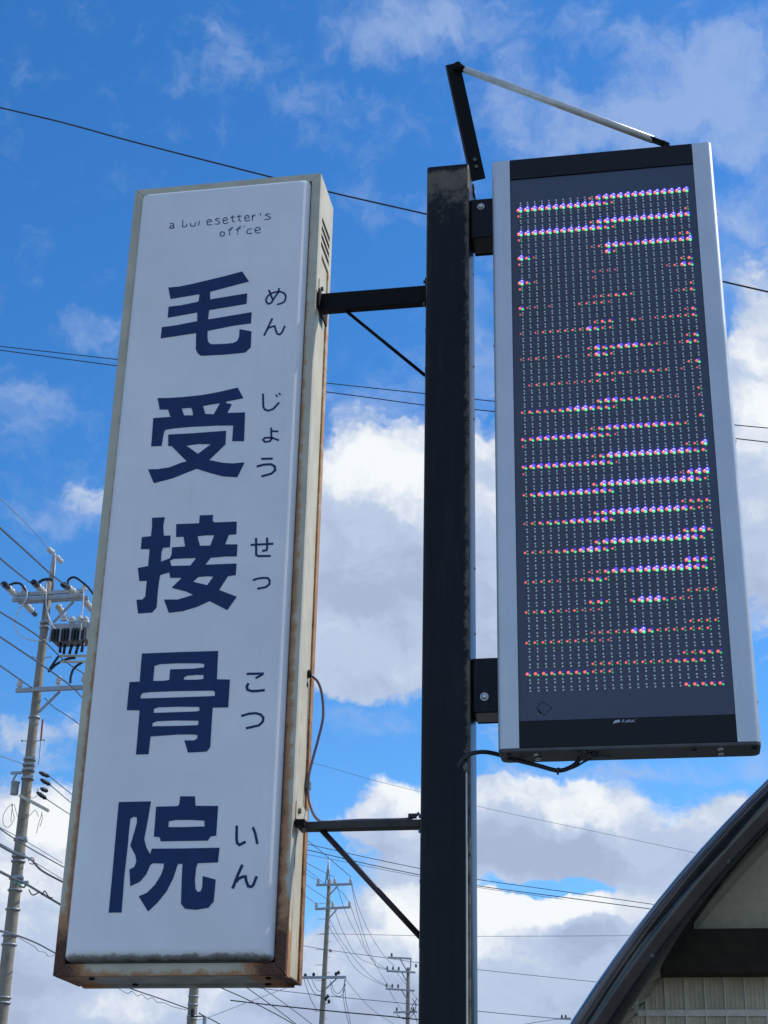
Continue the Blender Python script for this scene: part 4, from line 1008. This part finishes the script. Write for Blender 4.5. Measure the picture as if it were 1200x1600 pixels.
for (a_, c_) in (((528, 1384), (514, 1399)), ((526, 1421), (513, 1436))):
    b = new_bm(); bar(b, q3(*a_, -.1), q3(*c_, -.1), .05, .05); obj('arm_brace', b, M['galv'], p3)
b = new_bm(); bar(b, q3(472, 1527.5, -.2), q3(541, 1527, -.2), .10, .11, .005); obj('crossarm', b, M['galv'], p3)
b = new_bm(); bar(b, q3(526, 1529, -.1), q3(509, 1545, -.1), .05, .05); obj('arm_brace', b, M['galv'], p3)
for x_, y_ in ((477, 1525), (490, 1524), (525, 1523), (529, 1521), (512, 1558), (514, 1566), (509, 1562)):
    b = new_bm(); c_ = q3(x_, y_, -.2); lathe(b, c_, (0, 0, 1), [(.03, -.05), (.06, 0), (.07, .06), (.03, .10), (.02, .12)], 8); obj('low_insulator', b, M['pvc'], p3)
for i, y_ in enumerate(range(1412, 1600, 12)):
    c_ = q3(509-(y_-1400)*.04, y_); b = new_bm(); s2 = .32 if i % 2 else -.32; tube(b, [(c_.x, Y3, c_.z), (c_.x+s2, Y3-.05, c_.z)], .012, 5); obj('step_bolt', b, M['galv'], p3)
for pl in ([(480, 1530), (490, 1550), (500, 1556), (508, 1552)], [(487, 1530), (497, 1548), (509, 1545)], [(538, 1530), (540, 1560), (546, 1590), (548, 1605)], [(540, 1530), (536, 1550), (540, 1580), (545, 1600)], [(518, 1535), (522, 1548), (530, 1552), (538, 1540)], [(516, 1532), (520, 1552), (534, 1556), (540, 1536)], [(475, 1530), (485, 1560), (496, 1580)]):
    lead(pl, 'loose_lead', M['wire_far'], p3, .014, Y3-.3)
b = new_bm(); c_ = q3(516.5, 1485, -.2); lathe(b, c_, (1, 0, 0), [(.04, -.08), (.08, -.04), (.08, .04), (.04, .08)], 10); obj('guy_insulator', b, M['porcelain'], p3)

# pole 4
Y4 = 88.0
X4 = onY(638, 1520, Y4).x
p4 = make_pole(Y4, onY(638, 1512, Y4).z, .10, .19, 'farther concrete utility pole with staggered crossarms, close left of the black post', x=X4)
def q4(px_, py_, dy=0): return onY(px_, py_, Y4+dy)
for (xa, ya, xb, yb) in ((606, 1496, 643, 1498), (604, 1517.5, 649, 1519.5), (603, 1545, 648, 1548), (615, 1582, 652, 1581)):
    b = new_bm(); bar(b, q4(xa, ya, -.14), q4(xb, yb, -.14), .09, .09); obj('crossarm', b, M['galv'], p4)
for (a_, c_) in (((625, 1498), (636, 1518)), ((642, 1498), (641, 1516)), ((628, 1520), (637, 1536)), ((628, 1548), (637, 1563))):
    b = new_bm(); bar(b, q4(*a_, -.1), q4(*c_, -.1), .06, .06); obj('arm_brace', b, M['galv'], p4)
for x_, y_ in ((612, 1495), (605, 1516), (614, 1516), (623, 1516.5), (604, 1543), (613, 1543.5), (622, 1544), (650, 1512), (620, 1580), (646, 1580)):
    b = new_bm(); insulator(b, q4(x_, y_, -.14), k=.85); obj('pin_insulator', b, M['arm_grey'], p4)
for pl in ([(640, 1585), (645, 1570), (652, 1560)], [(641, 1590), (648, 1580), (650, 1566)], [(620, 1585), (630, 1592), (640, 1590)], [(642, 1575), (650, 1590), (652, 1600)], [(644, 1560), (651, 1572)]):
    lead(pl, 'loose_lead', M['wire'], p4, .02, Y4-.3)

# pole 5, only its wire ends peep over the canopy edge
Y5 = 95.0
X5 = onY(894, 1604, Y5).x
p5 = make_pole(Y5, onY(894, 1606, Y5).z, .11, .19, 'distant pole top with a small crossarm showing just above the canopy edge', x=X5)
def q5(px_, py_): return onY(px_, py_, Y5-.1)
b = new_bm(); bar(b, q5(874, 1592), q5(892, 1591), .09, .09); obj('crossarm', b, M['galv'], p5)
for x_ in (878, 884): 
    b = new_bm(); insulator(b, q5(x_, 1591), k=.8); obj('pin_insulator', b, M['pvc'], p5)

# ------------------------------------------------------------------ wires
def wire(pxs, Ys, r, label, m='wire', sag=0.0, k=10):
    n = len(pxs)
    if not isinstance(Ys, (list, tuple)): Ys = [Ys]*n
    elif len(Ys) == 2 and n > 2: Ys = [Ys[0]+(Ys[1]-Ys[0])*i/(n-1) for i in range(n)]
    P = [onY(a, c, y) for (a, c), y in zip(pxs, Ys)]
    if sag and n == 2: P = [P[0].lerp(P[1], i/12)-Vector((0, 0, sag*4*(i/12)*(1-i/12))) for i in range(13)]
    b = new_bm(); tube(b, smoothpts(P, k if not sag else 2), r, 6)
    return tag(obj('overhead_wire', b, M[m]), label, 'wire', WIRES)
# near thick cable across the top
wire([(-40, 157), (0, 168), (100, 192), (210, 222), (413, 274), (515, 300), (664, 334), (900, 387), (1130, 440), (1200, 456), (1240, 465)], 9.0, .0060, 'thick black cable running down across the sky behind the tops of both signs')
wire([(-40, 536), (0, 541), (186, 562), (515, 599), (664, 615), (772, 627), (1148, 664), (1240, 672)], 16.0, .0056, 'upper wire of the pair crossing behind the middle of the signs')
wire([(-40, 542), (0, 547), (186, 572), (515, 613), (664, 633), (772, 643), (1148, 685), (1240, 696)], 16.0, .0060, 'lower wire of the pair crossing behind the middle of the signs')
# street wires towards the camera from pole 1, up and to the left
def toward(px_, py_, ex, ey, label, r=.017, m='wire', Ya=Y1-1.5, Yb=20.0, mid=None):
    pts = [(px_, py_)] + (mid or []) + [(ex, ey)]
    return wire(pts, [Ya, Yb], r, label, m)
toward(103, 914, -14, 812, 'thick wire rising left from the right end of the top crossarm of the nearest pole', mid=[(82, 899), (40, 861)])
toward(48, 911, -14, 861, 'thick wire rising left from the middle of the top crossarm of the nearest pole', mid=[(25, 893)])
toward(4, 915, -14, 900, 'thick wire reaching the left end of the top crossarm of the nearest pole')
toward(76, 858, -14, 766, 'thin earth wire rising left from the very top of the nearest pole', .007, 'wire_far', mid=[(43, 820)])
wire([(-14, 947), (0, 956), (62, 996), (103, 1034), (140, 1058), (170, 1078)], [20, Y1+6], .015, 'wire passing behind the nearest pole just below its transformer')
wire([(-14, 985), (0, 995), (55, 1032), (110, 1071), (130, 1091), (160, 1112)], [20, Y1+6], .016, 'wire crossing the nearest pole to the middle insulator of the lower crossarm')
wire([(-14, 1031), (0, 1040), (30, 1061), (50, 1075)], [20, Y1-.4], .015, 'wire meeting the left insulator of the lower crossarm')
wire([(70, 1091), (84, 1105), (100, 1115), (126, 1133), (160, 1157)], [Y1, Y1+8], .012, 'wire leaving the nearest pole below the lower crossarm towards the box sign')
wire([(-14, 1177), (0, 1181), (37, 1194)], [26, Y1], .008, 'thin wire at the left edge above the hanging cylinder', 'wire_far')
for i, (a_, c_) in enumerate((((76, 1212), (128, 1253)), ((78, 1226), (128, 1268)), ((72, 1248), (128, 1284)))):
    wire([a_, ((a_[0]+c_[0])/2, (a_[1]+c_[1])/2+.6), c_], [Y1, Y1+8], .011, ('topmost', 'middle', 'lowest')[i]+' of three service wires from the clamps on the nearest pole')
comm = [([(-14, 1286), (0, 1295), (25, 1312), (60, 1333), (100, 1355), (140, 1376)], .013, 'communication cable highest on the lower half of the nearest pole'),
        ([(-14, 1313), (0, 1321), (22, 1333), (48, 1343), (65, 1360), (98, 1378), (140, 1398)], .024, 'thicker communication cable with red tail at the nearest pole'),
        ([(-14, 1355), (0, 1362), (18, 1371), (40, 1381), (62, 1394), (94, 1413), (140, 1438)], .026, 'thick bundled communication cable with green wrap at the nearest pole'),
        ([(-14, 1449), (0, 1455), (28, 1462), (60, 1475), (86, 1489), (140, 1515), (195, 1541), (255, 1562), (294, 1576)], .016, 'lowest communication cable, running under the box sign to the second pole')]
for pl, r, lb_ in comm: wire(pl, [24, Y1+(14 if len(pl) > 8 else 6)], r, lb_)
wire([(-14, 1448), (0, 1453), (20, 1459), (28, 1464), (45, 1474), (55, 1480), (60, 1486), (70, 1488), (76, 1494), (86, 1492)], [24, Y1+4], .007, 'thin slack lashing wire beside the lowest communication cable', 'wire_far')
wire([(-14, 1288), (0, 1293), (50, 1320), (98, 1349)], [24, Y1+4], .008, 'thin messenger wire above the highest communication cable', 'wire_far')
wire([(0, 1318), (50, 1345), (98, 1374)], [24, Y1+4], .008, 'thin messenger wire above the cable with the red tail', 'wire_far')
lead_pts = [(45, 1390), (50, 1398), (56, 1397), (62, 1394), (66, 1398), (70, 1392), (76, 1401), (82, 1403)]
wire(lead_pts, Y1+1, .014, 'tangled lashing loops on the thick bundled cable')
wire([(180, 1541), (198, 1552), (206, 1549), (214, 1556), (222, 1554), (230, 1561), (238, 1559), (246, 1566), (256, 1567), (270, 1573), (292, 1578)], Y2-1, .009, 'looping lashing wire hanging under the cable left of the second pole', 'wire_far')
wire([(311, 1583), (320, 1588), (336, 1596), (360, 1610)], [Y2, Y2+10], .020, 'thick cable leaving the second pole to the lower right')
# under the sign to the right
for i, (pl, r) in enumerate((([(325, 1533), (340, 1541), (387, 1562), (430, 1584), (466, 1604)], .018), ([(365, 1532), (382, 1541), (430, 1575), (470, 1606)], .015), ([(390, 1532), (406, 1541), (450, 1572), (492, 1604)], .013))):
    wire(pl, [50, 62], r, ('first', 'second', 'third')[i]+' from left of three slanting wires under the box sign corner')
wire([(300, 1596), (330, 1588), (387, 1566), (446, 1544), (470, 1534)], [Y2, 60], .011, 'thin wire rising rightwards from the second pole to behind the sign corner', 'wire_far')
# spans pole 3
sp3 = [([(440, 1278), (484, 1316), (513, 1340), (548, 1370)], [58, Y3], .013, 'wire sloping down behind the lower arm to the right top insulator of the slim pole'),
 ([(460, 1337), (484, 1351), (505, 1362), (523, 1371)], [58, Y3], .011, 'wire from behind the box sign to the middle insulator of the slim pole'),
 ([(470, 1352), (484, 1362), (507, 1381)], [60, Y3], .009, 'short wire from the sign edge to the slim pole just under its top crossarm'),
 ([(468, 1358), (483, 1368), (497, 1376)], [60, Y3], .009, 'wire to the left insulator of the slim pole top crossarm'),
 ([(460, 1370), (483, 1386), (520, 1411)], [60, Y3], .010, 'wire to the middle insulator of the second crossarm of the slim pole'),
 ([(465, 1394), (481, 1403), (494, 1412)], [60, Y3], .010, 'wire to the left insulator of the second crossarm of the slim pole'),
 ([(523, 1386), (535, 1395), (546, 1411)], [Y3, Y3+1], .010, 'short jumper between the two crossarms of the slim pole')]
for pl, Ys, r, lb_ in sp3: wire(pl, Ys, r, lb_)
sp4 = [([(549, 1373), (555, 1402), (567, 1435), (582, 1466), (600, 1493), (617, 1510)], 'outermost wire curving down from the slim pole to the farther pole'),
 ([(524, 1375), (540, 1425), (560, 1465), (578, 1495), (606, 1516)], 'wire curving down from the middle top insulator of the slim pole'),
 ([(547, 1413), (560, 1450), (573, 1485), (592, 1512), (622, 1516)], 'wire curving from the right end of the second crossarm to the farther pole'),
 ([(521, 1416), (534, 1452), (556, 1492), (580, 1506), (605, 1515)], 'wire curving from the middle of the second crossarm of the slim pole'),
 ([(513, 1447), (533, 1478), (553, 1510), (575, 1528), (604, 1541)], 'lowest wire sagging from the slim pole shaft to the farther pole'),
 ([(548, 1376), (558, 1425), (577, 1485), (600, 1530), (614, 1543)], 'steep wire from the right top insulator down to the farther pole'),
 ([(510, 1425), (530, 1465), (556, 1500), (583, 1528), (612, 1543)], 'wire sagging between slim pole and farther pole, inside the bundle'),
 ([(540, 1530), (560, 1555), (585, 1580), (615, 1600)], 'wire dropping from the lowest crossarm of the slim pole to the right'),
 ([(617, 1516), (640, 1545), (660, 1572)], 'wire descending from the farther pole to behind the black post'),
 ([(607, 1545), (622, 1570), (640, 1592)], 'short wire falling beside the farther pole shaft')]
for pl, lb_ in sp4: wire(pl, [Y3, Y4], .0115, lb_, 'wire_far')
# long wires crossing behind the post
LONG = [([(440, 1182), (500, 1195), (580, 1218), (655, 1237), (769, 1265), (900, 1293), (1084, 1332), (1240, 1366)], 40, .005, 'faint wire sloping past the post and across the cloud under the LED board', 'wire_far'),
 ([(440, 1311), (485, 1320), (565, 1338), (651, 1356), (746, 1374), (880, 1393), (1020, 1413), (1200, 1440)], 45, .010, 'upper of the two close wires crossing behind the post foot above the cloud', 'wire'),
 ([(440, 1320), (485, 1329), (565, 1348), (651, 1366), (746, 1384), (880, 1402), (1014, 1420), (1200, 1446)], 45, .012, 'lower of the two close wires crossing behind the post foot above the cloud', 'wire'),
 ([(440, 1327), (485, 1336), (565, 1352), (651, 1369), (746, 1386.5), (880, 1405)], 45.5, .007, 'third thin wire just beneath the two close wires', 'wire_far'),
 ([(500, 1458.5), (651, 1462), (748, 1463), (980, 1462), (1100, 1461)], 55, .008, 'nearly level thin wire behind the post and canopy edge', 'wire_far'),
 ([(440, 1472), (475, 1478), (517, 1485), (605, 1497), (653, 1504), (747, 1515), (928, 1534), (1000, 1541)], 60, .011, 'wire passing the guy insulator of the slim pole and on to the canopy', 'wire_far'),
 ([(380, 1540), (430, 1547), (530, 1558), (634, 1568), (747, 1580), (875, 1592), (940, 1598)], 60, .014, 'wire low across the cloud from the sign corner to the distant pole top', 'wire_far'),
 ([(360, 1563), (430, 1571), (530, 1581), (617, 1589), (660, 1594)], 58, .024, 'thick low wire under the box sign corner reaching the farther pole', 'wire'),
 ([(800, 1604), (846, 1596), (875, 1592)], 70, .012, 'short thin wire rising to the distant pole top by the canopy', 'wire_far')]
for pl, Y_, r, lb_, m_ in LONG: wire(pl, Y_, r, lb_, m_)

S.render.engine = 'CYCLES'
S.cycles.max_bounces = 6
